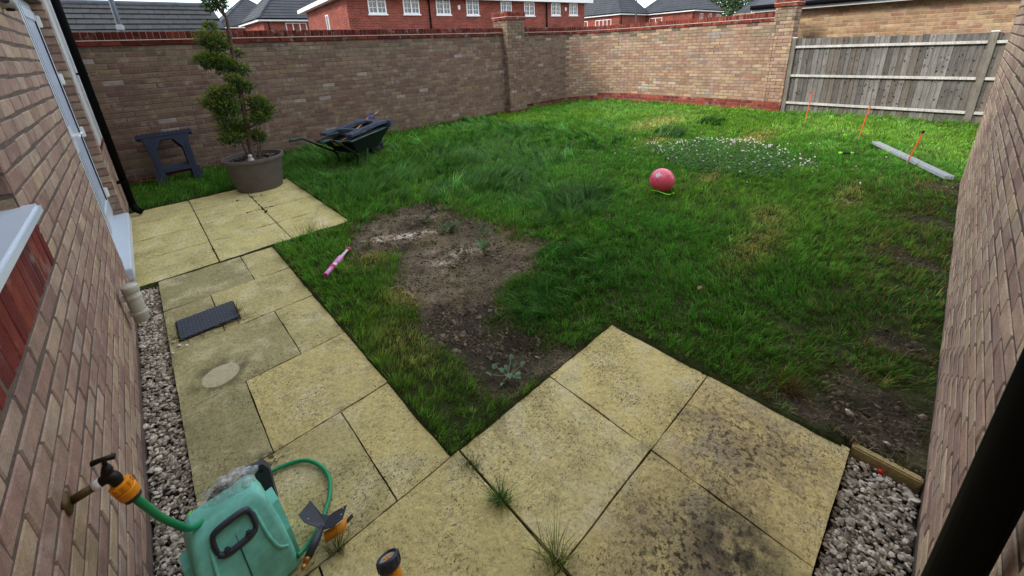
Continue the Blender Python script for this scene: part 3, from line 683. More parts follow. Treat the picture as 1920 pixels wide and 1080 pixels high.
r = MB(); r.add([tuple(np.subtract(p, A0)) for p in ((HX + .01, GY + .2, 2.98), (6.1, GY + .2, 2.98), (6.1, -3.7, 4.3), (HX + .01, -3.7, 4.3), (6.1, -6.2, 2.98), (HX + .01, -6.2, 2.98), (HX + .01, GY + .2, 2.9), (6.1, GY + .2, 2.9), (6.1, -6.2, 2.9), (HX + .01, -6.2, 2.9))],
    [(0, 1, 2, 3), (3, 2, 4, 5), (1, 4, 2), (0, 3, 5), (6, 9, 8, 7), (0, 6, 7, 1), (1, 7, 8, 4)]); r.obj('roof', M_ROOF, garage)
dp = MB(); dp.tube([tuple(np.subtract(p, A0)) for p in ((.278, -1.375, 2.95), (.278, -1.375, -.03))], .034, 20); gp = dp.obj('downpipe', M_BLACKP, garage, True)
for z in (.25, 2.1): MB().box(tuple(np.subtract((.24, GY, z), A0)), tuple(np.subtract((.316, -1.337, z + .02), A0))).obj('pipe_bracket', M_BLACKP, gp)

# ------------------------------------------------------------------ garden wall at the back with its curve
gwall = thing('garden_wall', 'long tan brick garden wall with dark red coping curving round the lawn', 'garden wall', (4, WALL_Y, 0)); B0 = (4, WALL_Y, 0)
S1 = (WALL_Y - ARC_R) - 1.86; S2 = S1 + ARC_R * math.pi / 2; S3 = S2 + (WALL_X - ARC_R) + 1.7
def wframe(s, off=0.0):
    if s < S1: x, y, tx, ty = WALL_X, 1.86 + s, 0.0, 1.0
    elif s < S2:
        a = (s - S1) / ARC_R; x, y, tx, ty = WALL_X - ARC_R + ARC_R * math.cos(a), WALL_Y - ARC_R + ARC_R * math.sin(a), -math.sin(a), math.cos(a)
    else: x, y, tx, ty = WALL_X - ARC_R - (s - S2), WALL_Y, -1.0, 0.0
    return x - ty * off, y + tx * off, tx, ty
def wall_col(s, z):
    if z < (.215 if s < 4.6 else .14 if s < 7.2 else .06): return tone(random.choice(REDS), random.uniform(1.0, 1.4) * (1 if s < 5 else .6))  # red base also darkened in colour where the back run is shaded
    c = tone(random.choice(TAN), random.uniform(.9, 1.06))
    if s < 5.5:                          # right-hand run: sunlit warmth painted into the brick colours
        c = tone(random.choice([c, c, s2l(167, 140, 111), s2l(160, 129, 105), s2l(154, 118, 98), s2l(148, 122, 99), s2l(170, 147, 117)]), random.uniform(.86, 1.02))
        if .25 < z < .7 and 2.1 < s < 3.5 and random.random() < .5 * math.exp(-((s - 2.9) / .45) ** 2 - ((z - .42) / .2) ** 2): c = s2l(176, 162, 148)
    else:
        c = tone(c, .55); c = (c[0], c[1], c[2] * .97)  # back run: its shade is painted into the brick colour
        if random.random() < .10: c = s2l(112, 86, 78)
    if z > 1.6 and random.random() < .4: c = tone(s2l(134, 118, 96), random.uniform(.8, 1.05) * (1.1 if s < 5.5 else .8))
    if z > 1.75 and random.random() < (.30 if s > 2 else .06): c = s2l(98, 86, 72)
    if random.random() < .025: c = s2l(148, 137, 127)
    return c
ss = np.linspace(0, S3, 160); core = []
for dz in (-.15, 2.06):
    pass
fi = [wframe(t, -.006)[:2] for t in ss]; bo = [wframe(t, -.215)[:2] for t in ss]; n = len(ss)
V = [(x, y, z) for z in (-.15, 2.06) for x, y in fi] + [(x, y, z) for z in (-.15, 2.06) for x, y in bo]; V = [tuple(np.subtract(p, B0)) for p in V]
F = []
for i in range(n - 1): F += [(i, i + 1, n + i + 1, n + i), (2 * n + i + 1, 2 * n + i, 3 * n + i, 3 * n + i + 1), (n + i, n + i + 1, 3 * n + i + 1, 3 * n + i)]
F += [(0, n, 3 * n, 2 * n), (n - 1, 3 * n - 1, 4 * n - 1, 2 * n - 1)]
core = MB().add(V, F).obj('wall_core', mat('mortar_wall', s2l(118, 106, 94), rough=.97, var=.25, scale=2.5, fine=90, fvar=.15), gwall)
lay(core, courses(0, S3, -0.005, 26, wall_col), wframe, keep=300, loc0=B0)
M_PALEM = mat('pale_mortar', s2l(196, 180, 160), rough=.95, var=.15, scale=12)
it = []; t = 0.0
while t < S3 - .2: it.append((t + .005, min(t + .22, S3), 1.950, 2.018, tone(random.choice(REDS), random.uniform(.8, 1.05) * (1 if t < 5 else .66)), .022)); t += .225  # corbel bricks darkened in colour along the shaded back run
cop = MB()
V = [(x, y, z) for z in (2.019, 2.03) for x, y in [wframe(t, .026)[:2] for t in ss]] + [(x, y, z) for z in (2.019, 2.03) for x, y in [wframe(t, -.235)[:2] for t in ss]]; V = [tuple(np.subtract(p, B0)) for p in V]
cap = MB().add(V, F).obj('mortar_bed', M_PALEM, gwall)
lay(cap, it, wframe, keep=300, loc0=B0, D=.10, name='corbel_brick')
it = []; t = 0.0
while t < S3 - .05: it.append((t + .004, t + .071, 2.031, 2.135, tone(random.choice(REDS), random.uniform(.72, 1.02) * (1 if t < 5 else .62)), .018)); t += .075  # coping colour carries the shade of the back run
core2 = MB().add([tuple(np.subtract(p, B0)) for p in [(x, y, z) for z in (2.03, 2.128) for x, y in [wframe(t, .008)[:2] for t in ss]] + [(x, y, z) for z in (2.03, 2.128) for x, y in [wframe(t, -.225)[:2] for t in ss]]], F).obj('coping_joints', mat('coping_mortar', s2l(150, 128, 112), rough=.95, var=.15), gwall)
lay(core2, it, wframe, keep=300, loc0=B0, D=.25, name='coping_brick')
# pillars of the wall
def pillar(x0, x1, y0, y1, ztop, label, keep):
    cx, cy = (x0 + x1) / 2, (y0 + y1) / 2; P0 = (cx, cy, 0)
    p = thing('wall_pillar', label, 'pillar', P0)
    c = MB().box((x0 - cx + .009, y0 - cy + .009, -.15), (x1 - cx - .009, y1 - cy - .009, ztop + .2)).obj('core', M_MORTAR, p)
    nC = int(round((ztop + .005) / .075))
    def col(s, z): return wall_col(9 if x0 < 9 else 0.3, z)
    for (fr_, Ls, bd) in ((lambda s: (x1 - s, y0, -1.0, 0.0), x1 - x0, 0), (lambda s: (x0, y0 + s, 0.0, 1.0), y1 - y0, 1), (lambda s: (x1, y1 - s, 0.0, -1.0), y1 - y0, 1), (lambda s: (x0 + s, y1, 1.0, 0.0), x1 - x0, 0)):
        # frames: outward = left of t
        its = courses(0 if bd == 0 else .052, Ls - (0 if bd == 0 else .052), -0.005, nC, col, bond=bd)
        lay(c, its, fr_, keep=keep, loc0=P0)
        cb = []; t = -.018
        while t < Ls + .018 - .05: cb.append((t, min(t + .215, Ls + .018), ztop + .012, ztop + .077, tone(random.choice(REDS), random.uniform(.9, 1.1)), .03)); t += .22
        lay(c, cb, fr_, keep=20, loc0=P0, D=.06, name='corbel_brick')
        cb = []; t = -.02
        while t < Ls + .02 - .03: cb.append((t, min(t + .067, Ls + .025), ztop + .092, ztop + .195, tone(random.choice(REDS), random.uniform(.85, 1.1)), .028)); t += .075
        lay(c, cb, fr_, keep=30, loc0=P0, D=.06, name='coping_brick')
    MB().box((x0 - cx - .036, y0 - cy - .036, ztop + .079), (x1 - cx + .036, y1 - cy + .036, ztop + .09)).obj('mortar_bed', M_PALEM, p)
    MB().box((x0 - cx - .02, y0 - cy - .02, ztop + .19), (x1 - cx + .02, y1 - cy + .02, ztop + .205)).obj('cap', M_MORTAR, p)
    return p
pillar(6.60, 7.21, 6.74, 7.25, 2.30, 'tan brick pillar with red cap halfway along the garden wall', 80)
pillar(10.03, 10.44, 1.47, 1.86, 2.22, 'tan brick pillar with red cap ending the garden wall beside the fence', 80)

# ------------------------------------------------------------------ timber fence at the right end
FX = 10.14
fence = thing('fence', 'grey weathered timber fence of upright boards with three rails', 'fence', (FX, -.4, 0)); F0 = (FX, -.4, 0)
def fl(p): return tuple(np.subtract(p, F0))
def wood(c, k=1.0): return (*tone(s2l(*c), k), 1)
y = 1.42; i = 0
while y > -3.0:
    wd = random.uniform(.085, .112); top = 1.575 + random.uniform(-.012, .008) + (y - 1.4) * .010; t = random.uniform(.4, 1)
    b = MB().add([fl(p) for p in ((FX + .022, y, .0), (FX + .022 - .020, y - wd, .0), (FX + .034, y - wd, .0), (FX + .034, y, .0), (FX + .022, y, top), (FX + .002, y - wd, top + random.uniform(-.006, .006)), (FX + .034, y - wd, top), (FX + .034, y, top))],
                 [(0, 1, 5, 4), (1, 2, 6, 5), (2, 3, 7, 6), (3, 0, 4, 7), (4, 5, 6, 7), (3, 2, 1, 0)]).obj('board', M_WOOD, fence)
    b.color = wood(random.choice(((124, 119, 113), (110, 105, 99), (116, 107, 97), (100, 94, 87), (128, 123, 117))), random.uniform(.62, .95))
    y -= wd - .012; i += 1
for (ya, yb) in ((1.40, -1.36), (-1.46, -3.0)):
    for z in (.215, .80, 1.395):
        b = MB().box(fl((FX - .045, yb, z - .02)), fl((FX + .004, ya, z + .028)), bev=.004).obj('rail', M_WOOD, fence); b.color = wood((182, 178, 170))
for (yc, hgt) in ((1.435, 1.58), (-1.41, 1.56), (-2.9, 1.56)):
    b = MB().box(fl((FX - .06, yc - .045, -.1)), fl((FX + .02, yc + .045, hgt)), bev=.005).obj('post', M_WOOD, fence); b.color = wood((112, 106, 96))
    MB().box(fl((FX - .065, yc - .05, hgt)), fl((FX + .025, yc + .05, hgt + .018)), bev=.004).obj('post_cap', M_WHITEP, b)
# knots in the boards
kn = MB()
for _ in range(230):
    yy = random.uniform(-2.2, 1.38); zz = random.uniform(.3, 1.52); r_ = random.uniform(.006, .013)
    if min(abs(zz - q) for q in (.215, .80, 1.395)) < .05: continue
    kn.add([fl((FX + .0005, yy + r_ * math.cos(a), zz + 1.3 * r_ * math.sin(a))) for a in np.linspace(0, 6.28, 8)[:-1]] , [list(range(7))[::-1]])
tag(kn.obj('knots', mat('knot', s2l(58, 48, 40), rough=.9, var=.2), fence), kind='stuff')

# ------------------------------------------------------------------ buildings beyond
def far_roof(mb, e0, e1, r0, r1, n, o0):
    """stepped tile courses between the eave e0-e1 and the ridge r0-r1"""
    e0, e1, r0, r1 = map(np.array, (e0, e1, r0, r1)); nrm = np.cross(e1 - e0, r0 - e0) if np.linalg.norm(r0 - e0) > 0 else np.array([0, 0, 1.]); nrm = nrm / np.linalg.norm(nrm); nrm = nrm * np.sign(nrm[2])
    for k in range(n):
        a, b_ = k / n, (k + 1) / n
        p = [e0 + (r0 - e0) * a + nrm * .03, e1 + (r1 - e1) * a + nrm * .03, e1 + (r1 - e1) * b_, e0 + (r0 - e0) * b_, e0 + (r0 - e0) * a - nrm * .01, e1 + (r1 - e1) * a - nrm * .01]
        mb.add([tuple(q - o0) for q in p], [(0, 1, 2, 3), (4, 5, 1, 0)])
def far_window(parent, p, t, nrm, w_, h_, o0, bars=2, name='window', grid=False):
    """p lower left corner on the wall, t along, nrm outward (unit 3-vectors)"""
    Mx = Matrix(((t[0], nrm[0], 0, p[0] - o0[0]), (t[1], nrm[1], 0, p[1] - o0[1]), (0, 0, 1, p[2] - o0[2]), (0, 0, 0, 1)))
    f = MB(); q = .06
    for lo, hi in (((0, -.02, 0), (w_, .03, q)), ((0, -.02, h_ - q), (w_, .03, h_)), ((0, -.02, q), (q, .03, h_ - q)), ((w_ - q, -.02, q), (w_, .03, h_ - q))): f.box(lo, hi, Mx)
    for k in range(1, bars): f.box((w_ * k / bars - q * .6, -.02, q), (w_ * k / bars + q * .6, .03, h_ - q), Mx)
    wo = f.obj(name, M_WHITEP, parent)
    g = MB().box((q, -.015, q), (w_ - q, -.005, h_ - q), Mx).obj('pane', M_GLASS, wo)
    if grid:
        gb = MB()
        for k in range(bars):
            xa = w_ * k / bars + q; xb = w_ * (k + 1) / bars - q
            gb.box(((xa + xb) / 2 - .012, -.006, q), ((xa + xb) / 2 + .012, .012, h_ - q), Mx)
            for zz in (.35, .68): gb.box((xa, -.006, h_ * zz - .012), (xb, .012, h_ * zz + .012), Mx)
        gb.obj('glazing_bar', M_WHITEP, wo)
    MB().box((-.05, -.02, -.07), (w_ + .05, .07, -.005), Mx).obj('sill', M_WHITEP, wo)
    return wo
def hip_house(name, label, x0, x1, y0, y1, eave, rh, wins_x=(), wins_y=(), courses_=14, hip=True):
    """walls facing -x at x0 and -y at y0 are what the garden sees"""
    P0 = np.array([(x0 + x1) / 2, (y0 + y1) / 2, 0]); h_ = thing(name, label, 'house', tuple(P0))
    m_ = MB()
    for a, b_ in (((x0, y1), (x0, y0)), ((x0, y0), (x1, y0)), ((x1, y0), (x1, y1)), ((x1, y1), (x0, y1))): uvq(m_, (*a, -.12), (*b_, -.12), (*b_, eave), (*a, eave), P0)
    m_.obj('wall', M_REDFAR, h_)
    e = .35; X0, X1, Y0, Y1 = x0 - e, x1 + e, y0 - e, y1 + e
    r_ = MB(); hw_ = min(X1 - X0, Y1 - Y0) / 2
    if X1 - X0 > Y1 - Y0: ra, rb = (X0 + hw_ * .95, (Y0 + Y1) / 2, eave + rh), (X1 - hw_ * .95, (Y0 + Y1) / 2, eave + rh)
    else: ra, rb = ((X0 + X1) / 2, Y0 + hw_ * .95, eave + rh), ((X0 + X1) / 2, Y1 - hw_ * .95, eave + rh)
    c = [(X0, Y0, eave), (X1, Y0, eave), (X1, Y1, eave), (X0, Y1, eave)]
    if X1 - X0 > Y1 - Y0:
        far_roof(r_, c[0], c[1], ra, rb, courses_, P0); far_roof(r_, c[2], c[3], rb, ra, courses_, P0); far_roof(r_, c[3], c[0], ra, ra, courses_, P0); far_roof(r_, c[1], c[2], rb, rb, courses_, P0)
    else:
        far_roof(r_, c[3], c[0], rb, ra, courses_, P0); far_roof(r_, c[1], c[2], ra, rb, courses_, P0); far_roof(r_, c[0], c[1], ra, ra, courses_, P0); far_roof(r_, c[2], c[3], rb, rb, courses_, P0)
    ro = r_.obj('roof', M_ROOF, h_)
    rt = MB()
    rt.tube([tuple(np.subtract(ra, P0)), tuple(np.subtract(rb, P0))], .1, 6)
    for cc, r0 in ((c[0], ra), (c[3], ra if X1 - X0 > Y1 - Y0 else rb), (c[1], rb if X1 - X0 > Y1 - Y0 else ra)): rt.tube([tuple(np.subtract(cc, P0)), tuple(np.subtract(r0, P0))], .09, 6)
    rt.obj('ridge_tiles', M_ROOF, ro)
    fs = MB(); g = .06
    for lo, hi in (((X0 - g, Y0 - g, eave - .2), (X1 + g, Y0, eave + .02)), ((X0 - g, Y0, eave - .2), (X0, Y1 + g, eave + .02)), ((X1, Y0, eave - .2), (X1 + g, Y1, eave + .02))): fs.box(tuple(np.subtract(lo, P0)), tuple(np.subtract(hi, P0)))
    fs.obj('fascia', M_WHITEP, h_)
    MB().box(tuple(np.subtract((X0, Y0, eave - .16), P0)), tuple(np.subtract((X1, Y1, eave - .12), P0))).obj('soffit', M_WHITEP, h_)
    gt = MB(); gt.tube([tuple(np.subtract(p, P0)) for p in ((X0 - .12, Y1, eave + .0), (X0 - .12, Y0 - .12, eave + .0), (X1, Y0 - .12, eave))], .06, 8); gt.tube([tuple(np.subtract(p, P0)) for p in ((x0 + .4, y0 - .06, eave - .1), (x0 + .4, y0 - .06, 0))], .04, 8)
    gt.obj('gutter', M_BLACKP, h_)
    for (yy, z, w_, hh, bars) in wins_x: far_window(h_, (x0, yy, z), (0, -1, 0), (-1, 0, 0), w_, hh, P0, bars)
    for (xx, z, w_, hh, bars) in wins_y: far_window(h_, (xx, y0, z), (1, 0, 0), (0, -1, 0), w_, hh, P0, bars)
    return h_
# main red terrace, turned a few degrees
ta = np.array([9.3, 19.15]); tb = np.array([22.77, 17.7]); tt = (tb - ta) / np.linalg.norm(tb - ta); tn = np.array([tt[1], -tt[0]]); ty_ = -tn
T0 = np.array([*(ta + tt * 6.6), 0])
terr = thing('terraced_house', 'long dark red brick terrace with eight small white windows above the garden wall', 'house', tuple(T0))
pA = ta + tt * -1.42; pB = ta + tt * 14.62; dep = 8.6; EZ = 4.42
pC = pB + ty_ * dep; pD = pA + ty_ * dep
m_ = MB()
for a, b_ in ((pA, pB), (pB, pC), (pD, pA)): uvq(m_, (*a, -.12), (*b_, -.12), (*b_, EZ), (*a, EZ), T0)
m_.obj('wall', M_REDFAR, terr)
r_ = MB(); ov = .4
qA, qB, qC, qD = pA - tt * ov + tn * ov, pB + tt * ov + tn * ov, pC + tt * ov - tn * ov, pD - tt * ov - tn * ov
mAD = (qA + qD) / 2 + tt * 4.2; mBC = (qB + qC) / 2 - tt * 4.2; RZ = EZ + 2.6
far_roof(r_, (*qA, EZ), (*qB, EZ), (*mAD, RZ), (*mBC, RZ), 14, T0); far_roof(r_, (*qC, EZ), (*qD, EZ), (*mBC, RZ), (*mAD, RZ), 14, T0); far_roof(r_, (*qD, EZ), (*qA, EZ), (*mAD, RZ), (*mAD, RZ), 14, T0); far_roof(r_, (*qB, EZ), (*qC, EZ), (*mBC, RZ), (*mBC, RZ), 14, T0)
r_.obj('roof', M_ROOF, terr)
fs = MB()
for a, b_ in ((qA, qB), (qB, qC), (qD, qA)):
    d_ = (b_ - a) / np.linalg.norm(b_ - a); nn = np.array([d_[1], -d_[0]]) * .04
    fs.add([tuple(np.subtract((*p, z), T0)) for z in (EZ - .2, EZ) for p in (a + nn, b_ + nn, b_ - nn, a - nn)], [(0, 1, 5, 4), (1, 2, 6, 5), (2, 3, 7, 6), (3, 0, 4, 7), (4, 5, 6, 7), (3, 2, 1, 0)])
fs.add([tuple(np.subtract((*p, EZ - .15), T0)) for p in (qA, qB, qC, qD)], [(3, 2, 1, 0)])
fs.obj('fascia', M_WHITEP, terr)
for (s_, z, w_, hh) in ((-.41, 3.5, .9, .80), (1.39, 3.5, .88, .80), (3.25, 3.48, .86, .80), (5.13, 3.46, .82, .80), (7.5, 3.5, .8, .72), (9.28, 3.44, .82, .78), (11.52, 3.47, .8, .76), (13.15, 3.48, .76, .75)):
    p = ta + tt * s_ + tn * .01; far_window(terr, (*p, z), (*tt, 0), (*tn, 0), w_, hh, T0, 2, grid=True)
p = pD + (pA - pD) * .53; far_window(terr, (*(p - tt * .01), 2.6), (*tn, 0), (*(-tt), 0), .5, 1.15, T0, 1)
for s_ in (2.83, 11.1):
    p = ta + tt * s_ + tn * .06; MB().tube([tuple(np.subtract((*p, EZ - .1), T0)), tuple(np.subtract((*p, 0), T0))], .045, 8).obj('downpipe', M_BLACKP, terr)
for s_ in (4.65, 12.8):
    p = ta + tt * s_ + tn * .02; Mx = Matrix(((tt[0], tn[0], 0, p[0] - T0[0]), (tt[1], tn[1], 0, p[1] - T0[1]), (0, 0, 1, 3.85), (0, 0, 0, 1)))
    MB().box((-.07, -.02, -.11), (.07, .05, .11), Mx, bev=.012).obj('wall_vent', M_WHITEP, terr)
hip_house('detached_house', 'small red brick house with grey hipped roof left of the terrace', 8.9, 17, 39.2, 46, 4.75, 3.6, (), ((11.3 - .7, 3.5, 1.7, .95, 3),))
hip_house('detached_house', 'grey roofed house farthest left, only its hipped roof showing', 8.6, 16, 56, 64, 5.2, 3.4)
hip_house('detached_house', 'red brick house with grey hipped roof just right of the terrace', 45.75, 52, 29.05, 40, 4.9, 3.9, ((32.6, 3.2, 2.4, 1.1, 4), (36.2, 3.2, 2.4, 1.1, 4)), ())
hip_house('detached_house', 'red brick house with grey hipped roof and three windows in its right side', 52.15, 60.3, 22.9, 30, 4.9, 3.4, ((28.6, 3.2, 1.8, 1.1, 2),), ((54.3, 3.6, .9, .9, 2), (56.9, 3.6, .9, .9, 2), (59.3, 3.6, .9, .9, 2)))
hip_house('detached_house', 'grey hipped roof in the far right gap beside the pillar', 66, 78, 14, 23.2, 4.2, 4.4)

# garage with a tiled roof behind the left end of the wall
tg = thing('tiled_garage', 'low garage with grey tiled roof behind the left end of the wall', 'garage', (0, 14, 0)); Q0 = np.array([0, 14, 0])
m_ = MB(); gx0, gx1, RY, RZ2, slope = -4.0, 1.72, 14.0, 3.16, math.tan(rad(30)); EY = 12.3; EZ2 = RZ2 - (RY - EY) * slope
for a, b_ in (((gx0, EY + .2), (gx1 - .1, EY + .2)), ((gx1 - .1, EY + .2), (gx1 - .1, 2 * RY - EY - .2))): uvq(m_, (*a, -.12), (*b_, -.12), (*b_, EZ2), (*a, EZ2), Q0)
m_.add([tuple(np.subtract(p, Q0)) for p in ((gx1 - .1, EY + .2, EZ2), (gx1 - .1, 2 * RY - EY - .2, EZ2), (gx1 - .1, RY, RZ2 - .05))], [(0, 1, 2)])
m_.obj('wall', M_TANFAR, tg)
deck = MB().add([tuple(np.subtract(p, Q0)) for p in ((gx0, EY, EZ2), (gx1, EY, EZ2), (gx1, RY, RZ2), (gx0, RY, RZ2), (gx0, 2 * RY - EY, EZ2), (gx1, 2 * RY - EY, EZ2))], [(0, 1, 2, 3), (3, 2, 5, 4)]).obj('roof', M_ROOF, tg)
gauge = .27; tw = .30; nrow = 7; tmesh = None
tm = MB().add([(-tw / 2 + .004, 0, .012), (tw / 2 - .004, 0, .012), (tw / 2 - .004, gauge + .05, .002), (-tw / 2 + .004, gauge + .05, .002), (-tw / 2 + .004, 0, .048), (tw / 2 - .004, 0, .048), (tw / 2 - .004, gauge + .05, .016), (-tw / 2 + .004, gauge + .05, .016)],
              [(4, 5, 6, 7), (0, 4, 7, 3), (1, 2, 6, 5), (0, 1, 5, 4)])
tmesh = mesh_np('tile', np.array(tm.v), tm.f); tmesh.materials.append(M_TILE)
for r_i in range(nrow):
    dist = .02 + gauge * (r_i + 1); yy = RY - dist * math.cos(rad(30)); zz = RZ2 - dist * math.sin(rad(30))
    xx = gx1 - .15 - (tw / 2 if r_i % 2 else 0)
    while xx > -2.2:
        o = bpy.data.objects.new('tile', tmesh); link(o, deck); o.location = (xx, yy - RY, zz); o.rotation_euler = (rad(30), random.gauss(0, .004), 0); k = random.uniform(.85, 1.12); o.color = (*tone(s2l(50, 51, 51), k), 1); xx -= tw
MB().tube([(gx0, 0, RZ2 + .02), (gx1, 0, RZ2 + .02)], .085, 10).obj('ridge_tiles', M_TILE, deck).color = (*s2l(80, 82, 88), 1)
tgb = hip_house('detached_house', 'pitched grey roof peeping over the tiled garage at far left', -9, .2, 22, 30, 3.3, 1.7)
# pole behind the wall
pole = thing('lamp_column', 'slim grey metal pole rising behind the left part of the wall', 'pole', (-.47, 9.0, 0))
MB().tube([(0, 0, 0), (0, 0, 3.2), (-.01, 0, 4.4)], [.045, .038, .034], 12).obj('shaft', mat('galvanised', s2l(112, 120, 132), rough=.5, metal=.4, var=.12), pole, True)
MB().box((-.055, -.055, 2.27), (.055, .055, 2.36), bev=.01).obj('collar', M_ALU, pole)
pole2 = thing('lamp_column', 'thin dark pole standing between the houses on the right', 'pole', (30, 19.6, 0))
pole2.location = (33.2, 19.2, 0); MB().tube([(0, 0, 0), (0, 0, 7)], [.08, .05], 8).obj('shaft', M_GREYP, pole2)
# neighbour's outbuilding behind the fence
nb = thing('outbuilding', 'tan brick outbuilding with white fascia and dark roof behind the fence', 'building', (11.4, -.3, 0)); N0 = np.array([11.4, -.3, 0])
m_ = MB(); uvq(m_, (11.4, 2.6, -.12), (11.4, -3.2, -.12), (11.4, -3.2, 2.5), (11.4, 2.6, 2.5), N0); uvq(m_, (11.4, -3.2, -.12), (15, -3.2, -.12), (15, -3.2, 2.5), (11.4, -3.2, 2.5), N0); uvq(m_, (15, 2.6, -.12), (11.4, 2.6, -.12), (11.4, 2.6, 2.5), (15, 2.6, 2.5), N0)
m_.obj('wall', M_TANFAR, nb)
its = courses(-2.6, 3.2, 1.02, 16, lambda s, z: tone(random.choice([s2l(170, 142, 108), s2l(162, 128, 98), s2l(152, 114, 90), s2l(174, 148, 112), s2l(146, 118, 88)]), random.uniform(.82, .98)))
bk = MB().box((-.06, -2.9, 1.0), (-.010, 2.9, 2.23)).obj('mortar', mat('mortar_warm', s2l(164, 142, 116), rough=.96, var=.15, scale=10), nb)
lay(bk, its, lambda s: (11.4 - .003 + .0, -s, 0.0, 1.0) if False else (11.4 - .066, s - .0, 0.0, 1.0), keep=300, loc0=tuple(N0), D=.03)
bk.location = (0, 0, 0)
MB().box((-.30, -3.2, 2.20), (-.26, 3.0, 2.29)).obj('fascia', M_WHITEP, nb)
MB().box((-.26, -3.2, 2.215), (0.0, 3.0, 2.23)).obj('soffit', M_WHITEP, nb)
gt = MB().tube([(-.35, -3.2, 2.31), (-.35, 3.0, 2.31)], .055, 10).obj('gutter', M_BLACKP, nb, True)
r_ = MB()
for k in range(12):
    a = -3.3 + k * .52
    r_.box((-.02, a + .008, -.012), (2.6, a + .512, .016), Matrix.Translation((-.34, 0, 2.33)) @ Matrix.Rotation(rad(-24), 4, 'Y'))
r_.obj('roof', M_SLATE, nb)

# ------------------------------------------------------------------ lawn
def in_lawn(x, y):
    ok = (x > -1.0) & (x < 10.1) & (y < 6.9) & (y > -3.0)
    # curved corner
    cx, cy = WALL_X - ARC_R, WALL_Y - ARC_R
    ok &= ~((x > cx) & (y > cy) & (np.hypot(x - cx, y - cy) > ARC_R - .03))
    j = .012 * (fbm(x * 9, y * 9) - .5)
    ok &= ~((x < .735 + j) & (y > 2.9 + j) & (y < 5.32 + j))
    ok &= ~((x < -.005 + j * 2) & (y < 3.0))
    ok &= ~((x < 1.25 + j) & (y < .004 + j))
    ok &= ~((y < GY + .01) & (x < 5.88))
    ok &= ~((x > 10.0) & (y > 1.45) & (y < 1.9))
    ok &= ~((x > 6.57) & (x < 7.24) & (y > 6.70))
    ok &= ~((y < -1.1) & (x < 1.26))
    return ok
def blades(P, h, wd, lean, ang, cols, name, curl=None):
    """each blade: a bent strip of two segments"""
    n = len(P); tx, ty = np.cos(ang), np.sin(ang); bx, by = -ty, tx
    ph = RNG.uniform(0, 6.28, n); bx, by = np.cos(ph), np.sin(ph)
    l1 = lean * .32; l2 = lean
    p0 = P; zz = np.sqrt(np.clip(1 - l2 ** 2 * .85, .05, 1))
    p1 = P + np.stack([tx * l1 * h, ty * l1 * h, h * .55 * zz], 1); p2 = P + np.stack([tx * l2 * h, ty * l2 * h, h * zz], 1)
    b = np.stack([bx, by, np.zeros(n)], 1) * wd[:, None] / 2
    V = np.stack([p0 - b, p0 + b, p1 + b * .8, p1 - b * .8, p2], 1).reshape(-1, 3)
    k = np.arange(n) * 5
    F = np.concatenate([np.stack([k, k + 1, k + 2], 1), np.stack([k, k + 2, k + 3], 1), np.stack([k + 3, k + 2, k + 4], 1)])
    C = np.concatenate([cols * .8, cols * .85, cols * 1.1])  # occlusion painted into the blades: bases darker, tips lighter
    me = mesh_np(name, V, F, True, C); me.materials.append(M_GRASS)
    return me
def lawn_points(n, p=1.25, lo=.17):
    x = RNG.uniform(-1.0, 10.1, n); y = RNG.uniform(-3.0, 6.9, n)
    d = np.hypot(x - CAM_POS[0], y - CAM_POS[1])
    keep = in_lawn(x, y) & (RNG.random(n) < np.clip((3.2 / np.maximum(d, 1)) ** p, lo, 1))
    return x[keep], y[keep]
g_b = np.array(s2l(134, 178, 58)); g_m = np.array(s2l(104, 164, 60)); g_d = np.array(s2l(72, 126, 46)); g_bl = np.array(s2l(96, 142, 66)); straw = np.array(s2l(206, 186, 112)); brn = np.array(s2l(150, 126, 82))
def lawn_colour(x, y, da, tuft, longg, r1):
    t1 = np.clip(fbm(x * .8 + 20, y * .8, 3) * 1.7 - .45 + .12 * sstep(3.5, 8.5, x), 0, 1)[:, None]
    cg = g_m * (1 - t1) + g_b * t1; cg = cg * (1 - r1 * .55) + g_d * r1 * .55
    tk = np.clip(tuft / .09 + longg * .25, 0, 1)[:, None]; cg = cg * (1 - tk * .7) + (g_bl * .6 + g_d * .4) * tk * .7
    yk = np.clip(gauss(x, y, YELLOW, None) * 1.2, 0, 1)[:, None] * (RNG.random((len(x), 1)) < .7); cg = cg * (1 - yk * .8) + straw * yk * .8
    dryp = np.clip(.03 + .30 * sstep(-.5, -1.3, y) * sstep(6.4, 5.4, x) + .5 * sstep(.05, .4, da), 0, 1); return np.where((RNG.random(len(x)) < dryp)[:, None], brn * (.7 + .6 * r1), cg)
def flow(x, y): return fbm(x * .55 + 11, y * .55 + 3, 2) * 9 + fbm(x * 2.5, y * 2.5, 2) * 3 - 1.0
